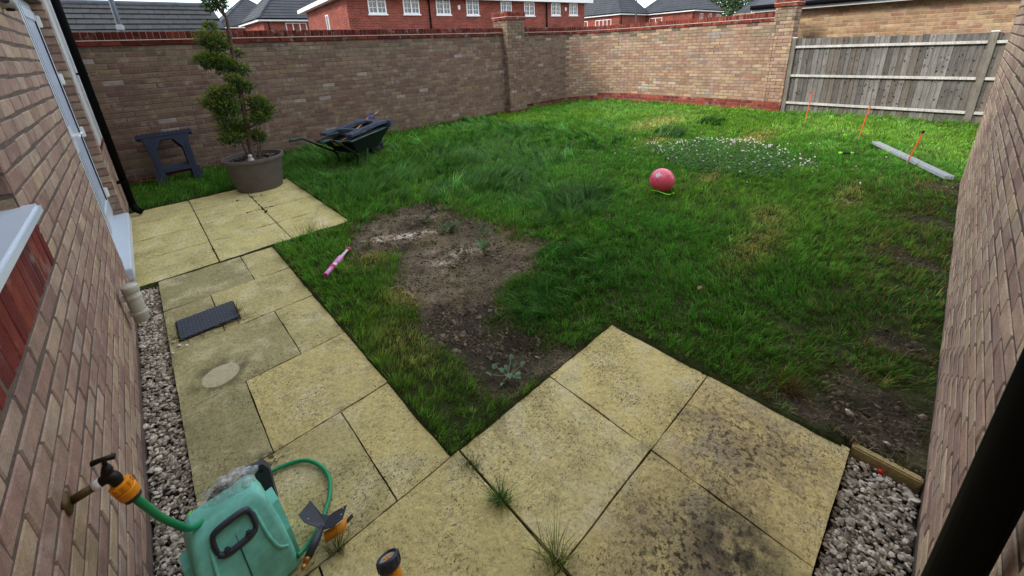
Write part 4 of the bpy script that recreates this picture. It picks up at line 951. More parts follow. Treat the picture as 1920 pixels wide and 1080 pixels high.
# tussocks: every clump has its own height, lean and tint, its blades fan out of it
cx, cy = lawn_points(118000, 1.15, .2)
da = dirt_amount(cx, cy)
thin = sstep(-.55, -1.25, cy) * sstep(6.4, 5.2, cx) * .6
kp = (RNG.random(len(cx)) < np.where(RNG.random(len(cx)) < .03, 1, 1 - sstep(.15, .7, da)) * (1 - thin * sstep(.35, .6, fbm(cx * 8 + 3, cy * 8)) * 1.2)); cx, cy, da = cx[kp], cy[kp], da[kp]; n = len(cx)
longg = np.clip(sstep(5.6, 3.4, cx) * sstep(2.3, 3.6, cy), 0, 1); tuft = np.clip(gauss(cx, cy, TUFTS, 4), 0, .16)
edge_w = np.maximum(sstep(.25, .0, WALL_Y - cy), sstep(.3, 0, 10.1 - cx) * (cy < 1.6)); behind = sstep(5.3, 5.5, cy) * sstep(1.2, .6, cx)
ch = (.034 + .034 * fbm(cx * 3, cy * 3) + .05 * longg * fbm(cx * 2 + 7, cy * 2) + .25 * tuft + .05 * edge_w * (1 - behind)) * (1 - .62 * np.exp(-(((cx - 1.55) / .55) ** 2 + ((cy - 5.0) / .45) ** 2))) * (1 - .25 * behind) * np.exp(RNG.normal(0, .36, n)) * (1 - .5 * sstep(.1, .6, da)) * (1 - .25 * np.clip(gauss(cx, cy, YELLOW, None), 0, 1))
NB = 12
i_ = np.repeat(np.arange(n), NB); N_ = len(i_); ra = np.abs(RNG.normal(0, 1, N_)); th0 = RNG.uniform(0, 6.28, N_); dist = np.hypot(cx - CAM_POS[0], cy - CAM_POS[1])[i_]
rr = ra * (.015 + .013 * (dist / 4))
x = cx[i_] + rr * np.cos(th0); y = cy[i_] + rr * np.sin(th0); ok = in_lawn(x, y)
wx = np.cos(th0) * ra * .8 + np.cos(flow(cx, cy))[i_] * .9 + RNG.normal(0, .45, N_); wy = np.sin(th0) * ra * .8 + np.sin(flow(cx, cy))[i_] * .9 + RNG.normal(0, .45, N_)
lean = np.clip(.16 + .24 * np.hypot(wx, wy) * (1 + 2.0 * np.clip(tuft[i_], 0, .1) * 4), .05, .95)
hh = ch[i_] * RNG.uniform(.5, 1.2, N_); wdt = np.clip(.0042 * (dist / 2.6) ** .7, .0036, .0100) * RNG.uniform(.7, 1.3, N_)
tint = np.exp(RNG.normal(0, .26, (n, 1))) * np.array([1, 1, 1]) * (1 + RNG.normal(0, .06, (n, 3)))
cg = lawn_colour(x, y, da[i_], tuft[i_], longg[i_], RNG.random((N_, 1))) * tint[i_] * RNG.uniform(.65, 1.35, (N_, 1))
P = np.stack([x, y, soil_z(x, y) - .004], 1)
me = blades(P[ok], hh[ok], wdt[ok], lean[ok], np.arctan2(wy, wx)[ok], cg[ok], 'grass')
o = link(bpy.data.objects.new('grass', me)); tag(o, 'green lawn grass with worn edges and bare soil between', 'grass', kind='stuff')
# long lodged grass in the uncut places
DARKT = {(2.645, 1.451), (2.592, 2.494), (6.317, 2.198), (7.971, 2.116), (2.84, 3.745), (2.64, 4.5)}
cx = []; cy = []
for (px, py, sx, sy, k_) in TUFTS[:-2]:
    m_ = int(k_ * 520 * (sx * sy) ** .5 * (2.6 if (px, py) in DARKT else 1.0)); cx.append(px + RNG.normal(0, sx * .62, m_)); cy.append(py + RNG.normal(0, sy * .62, m_))
cx = np.concatenate(cx); cy = np.concatenate(cy); ex = RNG.uniform(.8, 5.6, 700), RNG.uniform(2.6, 6.85, 700); cx = np.concatenate([cx, ex[0]]); cy = np.concatenate([cy, ex[1]])
k = in_lawn(cx, cy) & (dirt_amount(cx, cy) < .35) & (np.hypot((cx - 1.6) / .75, (cy - 5.1) / .5) > 1) & ~((cx < .9) & (cy > 5.3)); cx, cy = cx[k], cy[k]; n = len(cx); NB = 17
i_ = np.repeat(np.arange(n), NB); N_ = len(i_); th0 = RNG.uniform(0, 6.28, N_); ra = np.abs(RNG.normal(0, 1, N_)); x = cx[i_] + ra * .026 * np.cos(th0); y = cy[i_] + ra * .026 * np.sin(th0); ok = in_lawn(x, y)
f_ = flow(cx, cy)[i_] + RNG.normal(0, .35, n)[i_]; wx = np.cos(f_) * 1.4 + np.cos(th0) * ra * .5 + RNG.normal(0, .3, N_); wy = np.sin(f_) * 1.4 + np.sin(th0) * ra * .5 + RNG.normal(0, .3, N_)
dist = np.hypot(x - CAM_POS[0], y - CAM_POS[1]); hl2 = (.10 + .07 * RNG.random(n) + .10 * (RNG.random(n) < .2))[i_] * (1 + .35 * np.clip(sum(np.exp(-((x - a_) ** 2 + (y - b_) ** 2) / .3 ** 2) for a_, b_ in DARKT), 0, 1)) * RNG.uniform(.55, 1.15, N_)
r1 = RNG.random((N_, 1)); dkm = np.clip(sum(np.exp(-((x - a_) ** 2 + (y - b_) ** 2) / .3 ** 2) for a_, b_ in DARKT), 0, 1)[:, None]; cg = (g_bl * (1 - r1) + g_d * r1) * (1 - .48 * dkm) * np.exp(RNG.normal(-.05, .42, (n, 1)))[i_] * RNG.uniform(.5, 1.5, (N_, 1))
me = blades(np.stack([x, y, soil_z(x, y)], 1)[ok], hl2[ok], np.clip(.0066 * (dist / 2.6) ** .8, .005, .015)[ok], np.clip(.40 + .25 * np.hypot(wx, wy), .2, .94)[ok], np.arctan2(wy, wx)[ok], cg[ok], 'long_grass')
o = link(bpy.data.objects.new('long_grass', me)); tag(o, 'longer dark green grass lying over in swathes across the uncut lawn', 'grass', kind='stuff')

# straw, clods on the bare soil
x = RNG.uniform(.2, 5.8, 60000); y = RNG.uniform(-1.42, 2.95, 60000); da = dirt_amount(x, y); k = in_lawn(x, y) & (da > .2) & (RNG.random(60000) < .55 * sstep(.35, .7, fbm(x * 4, y * 4)) + .08 + .35 * (y < -.6)); x, y = x[k], y[k]; n = len(x)
me = blades(np.stack([x, y, soil_z(x, y) + .004], 1), RNG.uniform(.015, .06, n), RNG.uniform(.0016, .0032, n), np.full(n, .97), RNG.uniform(0, 6.28, n), (np.array(s2l(178, 158, 124)) * RNG.uniform(.4, 1.25, (n, 1))), 'straw')
tag(link(bpy.data.objects.new('straw', me)), 'dry straw and dead stems scattered on the bare soil', 'straw', kind='stuff')
x = RNG.uniform(.2, 4, 110000); y = RNG.uniform(-1.42, 2.95, 110000); k = in_lawn(x, y) & (dirt_amount(x, y) > .4) & (RNG.random(110000) < .25 + .6 * sstep(.4, .65, fbm(x * 5, y * 5))); x, y = x[k], y[k]; n = len(x)
o = stones('soil_crumbs', np.stack([x, y, soil_z(x, y)], 1), RNG.gamma(2.0, .0030, n), np.array(s2l(104, 92, 76)) * RNG.uniform(.4, 1.6, (n, 1)), M_SOIL); tag(o, 'small crumbs of dry earth on the bare patch', 'soil', kind='stuff')

# clover patch: flower heads and leaves
CLOVER = [(4.966, 2.05), (5.558, 1.85), (6.143, 1.66), (6.42, 1.165), (6.25, 0.642), (5.9, 0.138), (5.5, -0.25), (5.05, -0.05), (4.75, 0.454), (4.7, 0.906), (4.8, 1.476)]
x = RNG.uniform(4.2, 7, 34000); y = RNG.uniform(-.8, 2.4, 34000); d = polydist(x, y, CLOVER)
k = d + (fbm(x * 2.6, y * 2.6) - .5) * .9 < RNG.uniform(-.2, .12, len(x)); x, y, d = x[k], y[k], d[k]
n = len(x); z = soil_z(x, y) + RNG.uniform(.02, .075, n); s_ = RNG.uniform(.008, .014, n); a = RNG.uniform(0, 6.28, n); t = RNG.normal(0, .35, (n, 2))
q = [np.stack([x + s_ * np.cos(a + k_), y + s_ * np.sin(a + k_), z + s_ * (np.cos(a + k_) * t[:, 0] + np.sin(a + k_) * t[:, 1])], 1) for k_ in (0, 1.57, 3.14, 4.71)]
V = np.stack(q, 1).reshape(-1, 3); F = np.arange(n * 4).reshape(-1, 4)
me = mesh_np('clover_leaves', V, F, False, np.array(s2l(88, 134, 58)) * RNG.uniform(.5, 1.35, (n, 1))); me.materials.append(M_GRASS)
tag(link(bpy.data.objects.new('clover_leaves', me)), 'low mat of clover leaves in the lawn behind the pink ball', 'clover', kind='stuff')
x = RNG.uniform(4.2, 7, 9000); y = RNG.uniform(-.8, 2.4, 9000); d = polydist(x, y, CLOVER) + (fbm(x * 2.6, y * 2.6) - .5) * .5
rim = np.exp(-((d + .1) / .16) ** 2) * (x + .35 * y > 5.55); dn = np.where(d < .08, .10 + .75 * rim, .012) * sstep(.25, .6, fbm(x * 5, y * 5))
k = RNG.random(len(x)) < dn * .42; x, y = x[k], y[k]; n = len(x)
o = stones('clover_flowers', np.stack([x, y, soil_z(x, y) + RNG.uniform(.06, .11, n)], 1), RNG.uniform(.009, .0145, n), np.array(s2l(226, 216, 206)) * RNG.uniform(.8, 1.05, (n, 1)), mat('clover_flower', src='col', rough=.8, var=.1, scale=200), flat=.8)
tag(o, 'scattered white clover flower heads in the lawn behind the pink ball', 'clover flowers', kind='stuff')

# moss and dirt in the joints of the upper patio
mp = []
for (xa, ya, xb, yb, m_) in ((.173, 4.0, .173, 4.85, 60), (-.2, 4.757, .3, 4.757, 40), (-.05, 4.169, .28, 4.169, 26), (.05, 4.95, .7, 4.9, 40), (-.433, 3.2, -.433, 3.5, 8), (.15, 3.98, .22, 4.1, 16)):
    t_ = RNG.random(m_); mp.append(np.stack([xa + (xb - xa) * t_ + RNG.normal(0, .005, m_), ya + (yb - ya) * t_ + RNG.normal(0, .005, m_), RNG.uniform(-.002, .006, m_)], 1))
mp = np.concatenate(mp); k = fbm(mp[:, 0] * 11, mp[:, 1] * 11) > .45; mp = mp[k]
o = stones('joint_moss', mp, RNG.uniform(.004, .012, len(mp)), np.array(s2l(52, 44, 30)) * RNG.uniform(.5, 1.5, (len(mp), 1)), M_SOIL); tag(o, 'dark moss and dirt lodged in the joints of the patio slabs', 'moss', kind='stuff')

# tufts in the slab joints and weeds: each a plant of its own
def tuft_obj(name, label, loc, n, h, spread, c, cat='grass tuft', lean=.7):
    t_ = RNG.uniform(0, 6.28, n); r_ = np.abs(RNG.normal(0, spread, n)); P = np.stack([r_ * np.cos(t_), r_ * np.sin(t_), np.zeros(n)], 1)
    me = blades(P, h * RNG.uniform(.45, 1.1, n), RNG.uniform(.0022, .0036, n), np.clip(RNG.normal(lean, .22, n), .1, .97), t_ + RNG.normal(0, .4, n), np.array(s2l(*c)) * RNG.uniform(.6, 1.25, (n, 1)), 'blades')
    e = thing(name, label, cat, loc); tag(link(bpy.data.objects.new('blades', me), e), kind='stuff'); return e
tuft_obj('grass_tuft', 'dense green grass tuft growing in the joint between two near slabs', (.030, -.29, -.01), 190, .10, .017, (112, 148, 74))
tuft_obj('grass_tuft', 'spindly yellow-green grass tuft at the slab corner nearest the camera', (.032, -.575, -.01), 110, .15, .02, (146, 158, 92), lean=.6)
tuft_obj('grass_tuft', 'small dry grass tuft in the joint where lawn meets paving', (.028, -.10, -.01), 90, .06, .02, (140, 146, 88))
tuft_obj('grass_tuft', 'straggly tuft growing beside the black hose spike', (-.505, .00, -.005), 70, .10, .018, (122, 134, 78))
tuft_obj('grass_tuft', 'thin dry grass beside the right end of the drain cover', (-.468, 1.98, .0), 45, .11, .02, (128, 120, 66))
tuft_obj('grass_tuft', 'wispy grass standing along the upper patio edge', (.35, 2.99, .0), 60, .12, .10, (96, 112, 50), lean=.4)
tuft_obj('grass_tuft', 'brown dead grass clump on bare soil near the corner slab', (1.42, -.93, .005), 150, .09, .035, (150, 122, 74), lean=.75)
tuft_obj('grass_tuft', 'sparse green blades by the left edge of the drain cover', (-.82, 1.93, .0), 22, .09, .02, (110, 112, 60))
def leaf_geo(Ln, W_, lobes=0):
    """a leaf along +x, folded a little on its midrib"""
    ts = np.linspace(0, 1, 7); out = []
    for t_ in ts:
        w_ = W_ * math.sin(math.pi * min(1, .12 + t_ * .88)) * (1 + (.25 * math.sin(t_ * 22) if lobes else 0)); z_ = .35 * Ln * (t_ - t_ * t_) ; out.append(((t_ * Ln, -w_ / 2, z_ + w_ * .15), (t_ * Ln, 0, z_), (t_ * Ln, w_ / 2, z_ + w_ * .15)))
    V = [p for r_ in out for p in r_]; F = [(i * 3 + j, i * 3 + 3 + j, i * 3 + 4 + j, i * 3 + 1 + j) for i in range(6) for j in range(2)]
    return np.array(V), F
def weed(label, loc, leaves, c, stem_h=.0):
    e = thing('weed', label, 'weed', loc)
    for (a, el, Ln, W_, r0, k) in leaves:
        v, f = leaf_geo(Ln, W_, 1); Mx = Matrix.Translation((r0 * math.cos(a), r0 * math.sin(a), .01 + stem_h * random.random())) @ Matrix.Rotation(a, 4, 'Z') @ Matrix.Rotation(-el, 4, 'Y')
        V = [tuple(Mx @ Vector(p)) for p in v]; me = mesh_np('leaf', V, f, True, np.tile(np.array(s2l(*c)) * k, (len(f), 1))); me.materials.append(M_LEAF); link(bpy.data.objects.new('leaf', me), e)
    s_ = MB()
    for (a, el, Ln, W_, r0, k) in leaves: s_.tube([(0, 0, 0), (r0 * .6 * math.cos(a), r0 * .6 * math.sin(a), .012), (r0 * math.cos(a), r0 * math.sin(a), .014 + stem_h * .5)], .0022, 5)
    s_.obj('stems', mat('weed_stem', s2l(150, 158, 110), rough=.7, var=.1), e)
    return e
R_ = random.uniform
weed('sprawling weed with pale grey-green lobed leaves at the foot of the bare patch', (.48, .16, .0), [(a_ + R_(-.5, .5), e_ + R_(-.1, .5), l_ * R_(.5, .95), w_ * R_(.7, 1.1), r_ * R_(.2, 1.0), k_ * R_(.8, 1.2)) for a_, e_, l_, w_, r_, k_ in [(-1.9, .25, .075, .05, .05, 1.3), (-2.4, .2, .07, .045, .05, .85), (.3, .3, .06, .03, .06, .8), (1.2, .3, .055, .04, .07, .95), (2.0, .4, .05, .04, .09, 1.1), (2.7, .3, .05, .03, .1, 1.0), (3.2, .3, .045, .02, .11, 1.1), (-.4, .3, .06, .03, .08, .8), (1.6, .2, .05, .045, .13, 1.0), (-1.5, .3, .05, .03, .1, 1.35), (.8, .3, .05, .03, .11, .7)]], (112, 142, 108), .03)
weed('upright weed with narrow leaves in the middle of the bare patch', (1.30, 1.36, -.02), [(R_(0, 6.28), R_(.5, 1.2), R_(.08, .13), .024, .012, R_(.8, 1.2)) for _ in range(12)], (112, 146, 96), .06)
weed('small bushy weed near the far end of the bare patch', (1.36, 1.98, -.02), [(R_(0, 6.28), R_(.2, .9), R_(.05, .08), .03, R_(.01, .09), R_(.7, 1.1)) for _ in range(34)], (78, 104, 58), .04)
weed('tiny weed sprig at the top of the bare patch', (1.32, 2.35, -.02), [(R_(0, 6.28), R_(.3, 1.0), R_(.04, .06), .026, R_(.01, .05), R_(.7, 1.1)) for _ in range(14)], (84, 108, 60), .04)
weed('low leafy weed at the right rim of the bare patch', (1.50, 1.62, -.01), [(R_(0, 6.28), R_(.3, 1.0), R_(.06, .1), .02, R_(.01, .05), R_(.7, 1.1)) for _ in range(16)], (86, 112, 70), .05)
e = thing('dead_leaf', 'curled brown dead leaf lying on the open lawn', 'leaf', (1.905, -.249, .045)); v, f = leaf_geo(.055, .03)
me = mesh_np('blade', v, f, True, np.tile(np.array(s2l(176, 136, 96)), (len(f), 1))); me.materials.append(M_LEAF); link(bpy.data.objects.new('blade', me), e); MB().tube([(-.02, 0, .004), (0, 0, 0), (.055, 0, .004)], .001, 5).obj('stalk', M_STICK, e)

# ------------------------------------------------------------------ kerb edging and red fragment
kb = thing('edging_kerb', 'short buff concrete edging kerb between soil and the near gravel', 'kerb', (1.262, -1.31, 0))
MB().box((-.017, -.108, -.1), (.017, .112, .013), bev=.006).obj('kerb_stone', M_KERB, kb)
rd = thing('plastic_scrap', 'tiny bright red plastic scrap on the gravel against the kerb', 'scrap', (1.215, -1.30, -.012))
MB().lathe([(.0, -.008), (.008, -.006), (.011, 0), (.009, .006), (.002, .009)], 10).obj('bead', M_RED, rd, True); MB().tube([(0, 0, 0), (.012, .006, .004), (.02, .002, .0)], .002, 6).obj('tail', M_RED, rd)

# ------------------------------------------------------------------ drain cover
dc = thing('drain_cover', 'black chequered metal drain cover set in the path slabs', 'drain cover', (-.64, 2.015, .0))
plate = MB().box((-.165, -.135, .002), (.165, .135, .016), bev=.003).obj('plate', M_IRON, dc)
tr_ = MB()
for i in range(17):
    for j in range(14):
        cx, cy = -.152 + i * .019, -.125 + j * .0192; a = rad(45 if (i + j) % 2 else -45); Mx = Matrix.Translation((cx, cy, .0162)) @ Matrix.Rotation(a, 4, 'Z')
        tr_.add([Mx @ Vector(p) for p in ((-.009, 0, 0), (0, -.0028, 0), (.009, 0, 0), (0, .0028, 0), (-.004, 0, .0022), (.004, 0, .0022))], [(0, 1, 5, 4), (1, 2, 5), (2, 3, 4, 5), (3, 0, 4)])
tag(tr_.obj('tread_pattern', mat('worn_iron', s2l(104, 112, 124), rough=.4, var=.2, scale=20), plate), kind='stuff')
MB().box((-.172, -.142, -.01), (.172, .142, .004)).obj('frame', M_DARK, dc)
dl_ = MB()
for i in range(60):
    px = -.64 + random.uniform(-.16, .2); py = 2.015 - .152 + random.uniform(-.018, .016); Mx = Matrix.Translation((px, py, .008)) @ Matrix.Rotation(random.uniform(0, 6.28), 4, 'Z') @ Matrix.Rotation(random.uniform(-.4, .4), 4, 'Y')
    dl_.add([Mx @ Vector(p) for p in ((0, 0, 0), (.03, .002, .003), (.06, 0, .004), (.03, -.003, .003))], [(0, 1, 2, 3)])
tag(dl_.obj('dead_grass', mat('dead_grass', s2l(98, 78, 54), rough=.9, var=.3, scale=40)), 'line of dead grass and dirt along the near edge of the drain cover', 'debris', kind='stuff')

# ------------------------------------------------------------------ sawhorses
def sawhorse(name, label, Mw, m_=M_BLUE):
    """local: x across (0.6 wide), z up (0.76), y thickness"""
    e = bpy.data.objects.new(name, None); link(e); e.matrix_world = Mw; tag(e, label, 'sawhorse')
    MB().box((-.315, -.045, .705), (.315, .045, .765), bev=.008).obj('top_beam', m_, e)
    rb = MB()
    for k in range(13): rb.box((-.30 + k * .048, -.046, .7655), (-.275 + k * .048, .046, .772))
    rb.obj('grip_ribs', m_, e)
    RX = Matrix.Rotation(rad(90), 4, 'X')
    for s in (1, -1):
        poly = [(s * .27, .704), (s * .24, .60), (s * .225, .22), (s * .255, .20), (s * .268, 0), (s * .155, 0), (s * .145, .22), (s * .15, .52), (s * .10, .60), (s * .07, .655), (s * .07, .704)]
        if s < 0: poly = poly[::-1]
        lg = MB().prism(poly, .015, .05, RX).obj('leg', m_, e)
        MB().prism([(s * .20 - .012, .58), (s * .20 - .012, .03), (s * .20 + .012, .03), (s * .20 + .012, .58)], .05, .056, RX).obj('rib', m_, lg)
        poly2 = [(px * .96, py) for px, py in poly]; MB().prism(poly2, -.05, -.02, RX).obj('leg', mat('blue_plastic_dark', s2l(24, 28, 38), rough=.55, var=.2), e)
    MB().prism([(-.07, .704), (-.07, .655), (.07, .655), (.07, .704)], .018, .048, RX).obj('apron', m_, e)
    MB().box((-.146, -.06, .175), (.146, -.012, .232), bev=.005).obj('tray_bar', m_, e)
    MB().box((-.142, .02, .18), (.142, .05, .31), bev=.004).obj('shelf', mat('blue_plastic_dark'), e)
    return e
ang = math.atan2(.58, .90)
Mw = Matrix.Translation((-.40, 6.40, -.01)) @ Matrix.Rotation(rad(4), 4, 'Z') @ Matrix.Rotation(rad(-25), 4, 'X') @ Matrix.Scale(1.04, 4)
sawhorse('sawhorse', 'dark blue plastic sawhorse leaning against the back wall left of the tree', Mw)

# ------------------------------------------------------------------ potted conifer
pt = thing('plant_pot', 'large round grey-brown plastic pot on the upper patio corner', 'plant pot', (.37, 5.17, 0))
MB().lathe([(.262, 0), (.275, .004), (.285, .05), (.335, .36), (.345, .405), (.368, .410), (.372, .43), (.368, .452), (.352, .456), (.340, .448), (.33, .40), (.0, .39)], 40).obj('pot_body', M_POT, pt, True)
smooth_by_angle(pt.children[0], 35)
sp = stones('compost', np.stack([(lambda r_, a_: r_ * np.cos(a_))(np.sqrt(RNG.random(500)) * .32, np.linspace(0, 900, 500)), (lambda r_, a_: r_ * np.sin(a_))(np.sqrt(RNG.random(500)) * .32, np.linspace(0, 900, 500)), np.full(500, .40)], 1), RNG.uniform(.006, .02, 500), np.array(s2l(48, 38, 30)) * RNG.uniform(.5, 1.5, (500, 1)), M_SOIL, parent=pt); tag(sp, kind='stuff')
tree = thing('conifer', 'spiral-clipped potted conifer with leafy clumps up a bare trunk', 'tree', (.37, 5.17, .39)); T_0 = np.array([.37, 5.17, .39])
tp = [(.365, 5.18, .36), (.385, 5.18, .755), (.408, 5.18, 1.072), (.422, 5.18, 1.346), (.437, 5.18, 1.645), (.456, 5.18, 1.902), (.47, 5.18, 2.10), (.47, 5.18, 2.22), (.40, 5.18, 2.36)]
tr = spline([np.subtract(p, T_0) for p in tp], 5); k = len(tr)
MB().tube(tr, [(.030 * (1 - i / k) + .010) * random.uniform(.88, 1.14) for i in range(k)], 9).obj('trunk', M_BARK, tree, True)
CL = [(.404, 2.36, .13), (.44, 2.46, .12), (.284, 2.091, .065), (.253, 1.938, .135), (.30, 1.86, .11), (.171, 1.711, .14), (.25, 1.68, .12), (.33, 1.639, .13), (.478, 1.563, .115), (.462, 1.363, .12), (.38, 1.45, .10), (.212, 1.301, .145), (.126, 1.177, .15), (.23, 1.15, .13), (.207, 1.031, .135), (.57, 1.157, .125), (.659, 1.039, .12), (.60, 1.0, .11), (.533, .934, .11), (.196, .859, .125), (.179, .734, .125), (.30, .79, .11), (.341, .85, .09), (.515, .68, .085), (.45, .72, .07), (.496, 1.772, .06)]
for ci, (cx, cz, r_) in enumerate(CL):
    r_ *= .92; n = int(900 * (r_ / .13) ** 2); cy = 5.18 + random.uniform(-.09, .05)
    u_ = RNG.normal(size=(n, 3)); u_ /= np.linalg.norm(u_, axis=1)[:, None]; q_ = RNG.random(n) ** .42
    lump = .25 + 1.5 * fbm(u_[:, 0] * 2.8 + ci * 7 + 50, u_[:, 2] * 2.2 + u_[:, 1] + 50)
    c = np.array([cx, cy, cz]) - T_0; P = c + u_ * (q_ * lump)[:, None] * r_ * np.array([1.22, 1.1, .76])
    d_ = u_ * .8 + np.array([0, 0, .35]) + RNG.normal(0, .45, (n, 3)); d_ /= np.linalg.norm(d_, axis=1)[:, None]
    sd = np.cross(d_, RNG.normal(size=(n, 3))); sd /= np.linalg.norm(sd, axis=1)[:, None]
    ln = RNG.uniform(.022, .062, n)[:, None]; wd_ = RNG.uniform(.005, .010, n)[:, None]
    V = np.stack([P, P + d_ * ln * .45 + sd * wd_, P + d_ * ln, P + d_ * ln * .45 - sd * wd_], 1).reshape(-1, 3); F = np.arange(n * 4).reshape(-1, 4)
    tip = (q_ ** 2 * np.clip(.45 + .65 * u_[:, 2], 0, 1))[:, None]; cc = np.array(s2l(54, 84, 36)) * (1 - tip) + np.array(s2l(140, 156, 58)) * tip  # yellow-green tips, painted lighter towards the top as the lit side
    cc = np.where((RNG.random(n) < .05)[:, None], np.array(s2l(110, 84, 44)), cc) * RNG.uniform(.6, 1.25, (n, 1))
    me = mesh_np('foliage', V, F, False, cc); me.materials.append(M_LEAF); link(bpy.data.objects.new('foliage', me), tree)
    zt = min(max(cz - .12, .5), 2.2); b0 = np.array([np.interp(zt, [p[2] for p in tp[:8]], [p[0] for p in tp[:8]]), 5.18, zt]) - T_0
    MB().tube([tuple(b0), tuple((b0 * .4 + c * .6) + np.array([0, 0, -.03])), tuple(c)], [.013, .009, .004], 6).obj('branch', M_BARK, tree)
for (dx, dy) in ((.06, -.02), (-.05, .03), (.09, .05)): MB().tube([(dx, dy, -.01), (dx * 1.6, dy, .25), (dx * 2.2, dy, .5)], [.010, .008, .004], 6).obj('branch', M_BARK, tree)
bd = thing('bird_ornament', 'small pale stone bird ornament in the plant pot', 'ornament', (.30, 4.93, .40))
MB().lathe([(.0, 0), (.035, .002), (.04, .02), (.036, .05), (.024, .07), (.022, .078)], 14).obj('body', M_GNOME, bd, True)
MB().lathe([(.004, .07), (.022, .078), (.027, .095), (.022, .112), (.006, .122)], 14).obj('head', M_GNOME, bd, True); MB().tube([(.0, -.02, .098), (.0, -.042, .094)], [.007, .001], 6).obj('beak', M_GNOME, bd)

# ------------------------------------------------------------------ wheelbarrow with its load
WA = rad(25); wb = thing('wheelbarrow', 'dark green wheelbarrow standing on long grass by the back wall', 'wheelbarrow', (1.62, 5.26, .0), WA)
def ring_(x, hw_, z): return [(x, hw_, z), (x, -hw_, z)]
rim = [(-.14, .32, .44), (.84, .29, .50), (.84, -.29, .50), (-.14, -.32, .44)]; bot = [(.08, .21, .20), (.56, .20, .20), (.56, -.20, .20), (.08, -.21, .20)]
tb_ = MB(); ins = lambda p, k: (p[0] * 1 + (.33 - p[0]) * k, p[1] * (1 - k * 2), p[2] + k * .2)
tb_.add(rim + bot + [ins(p, .025) for p in rim] + [(p[0] * .98 + .006, p[1] * .95, p[2] + .012) for p in bot],
        [(0, 1, 5, 4), (1, 2, 6, 5), (2, 3, 7, 6), (3, 0, 4, 7), (4, 5, 6, 7), (9, 8, 12, 13), (10, 9, 13, 14), (11, 10, 14, 15), (8, 11, 15, 12), (15, 14, 13, 12), (0, 8, 9, 1), (1, 9, 10, 2), (2, 10, 11, 3), (3, 11, 8, 0)])
tray = tb_.obj('tray', M_DGREEN, wb); MB().tube(rim + [rim[0]], .012, 8).obj('rim', mat('barrow_rim', s2l(70, 92, 84), rough=.4, var=.2), tray)
for s in (1, -1):
    fr_ = spline([(-.66, s * .30, .55), (-.50, s * .295, .545), (-.38, s * .28, .48), (-.10, s * .24, .29), (.02, s * .21, .21), (.06, s * .205, .12), (.03, s * .205, .01)], 5)
    MB().tube(fr_, .016, 9).obj('frame_tube', M_DGREEN, wb, True)
    MB().tube([(-.68, s * .30, .55), (-.54, s * .297, .547)], .021, 9).obj('grip', mat('green_grip', s2l(24, 66, 50), rough=.5, var=.1), wb, True)
    MB().tube(spline([(.0, s * .21, .25), (.45, s * .14, .24), (.80, s * .06, .19), (.98, s * .05, .22)], 4), .014, 8).obj('chassis_tube', M_DGREEN, wb, True)
    MB().tube(spline([(.30, s * .205, .25), (.27, s * .21, .12), (.22, s * .21, .01)], 4), .012, 8).obj('leg', mat('barrow_rim'), wb, True)
MB().tube([(-.02, -.21, .25), (-.02, .21, .25)], .012, 8).obj('cross_bar', M_DGREEN, wb); MB().tube(spline([(-.40, -.28, .485), (-.16, -.29, .46), (-.05, -.27, .44)], 4), .012, 8).obj('side_loop', M_DGREEN, wb)
wh = MB().lathe([(.09, -.035), (.145, -.04), (.165, -.022), (.17, 0), (.165, .022), (.145, .04), (.09, .035)], 28, Matrix.Translation((.74, 0, .13)) @ Matrix.Rotation(rad(90), 4, 'X')).obj('wheel', M_RUBBER, wb, True)
MB().lathe([(.02, -.05), (.09, -.03), (.09, .03), (.02, .05)], 20, Matrix.Translation((.74, 0, .13)) @ Matrix.Rotation(rad(90), 4, 'X')).obj('hub', M_GREYP, wh, True)
lb = MB().add([(-.115, .10, .43), (-.115, -.10, .43), (-.055, -.095, .345), (-.055, .095, .345)], [(0, 1, 2, 3)])
lb.v = [(a - .012, b_, c_ - .002) for a, b_, c_ in lb.v]; lo = lb.obj('label', M_YELLOW, wb)
MB().add([(-.0935, -.05, .392), (-.0935, -.098, .392), (-.0695, -.094, .345), (-.0695, -.05, .345)], [(0, 1, 2, 3)]).obj('label_panel', M_WHITEP, lo)
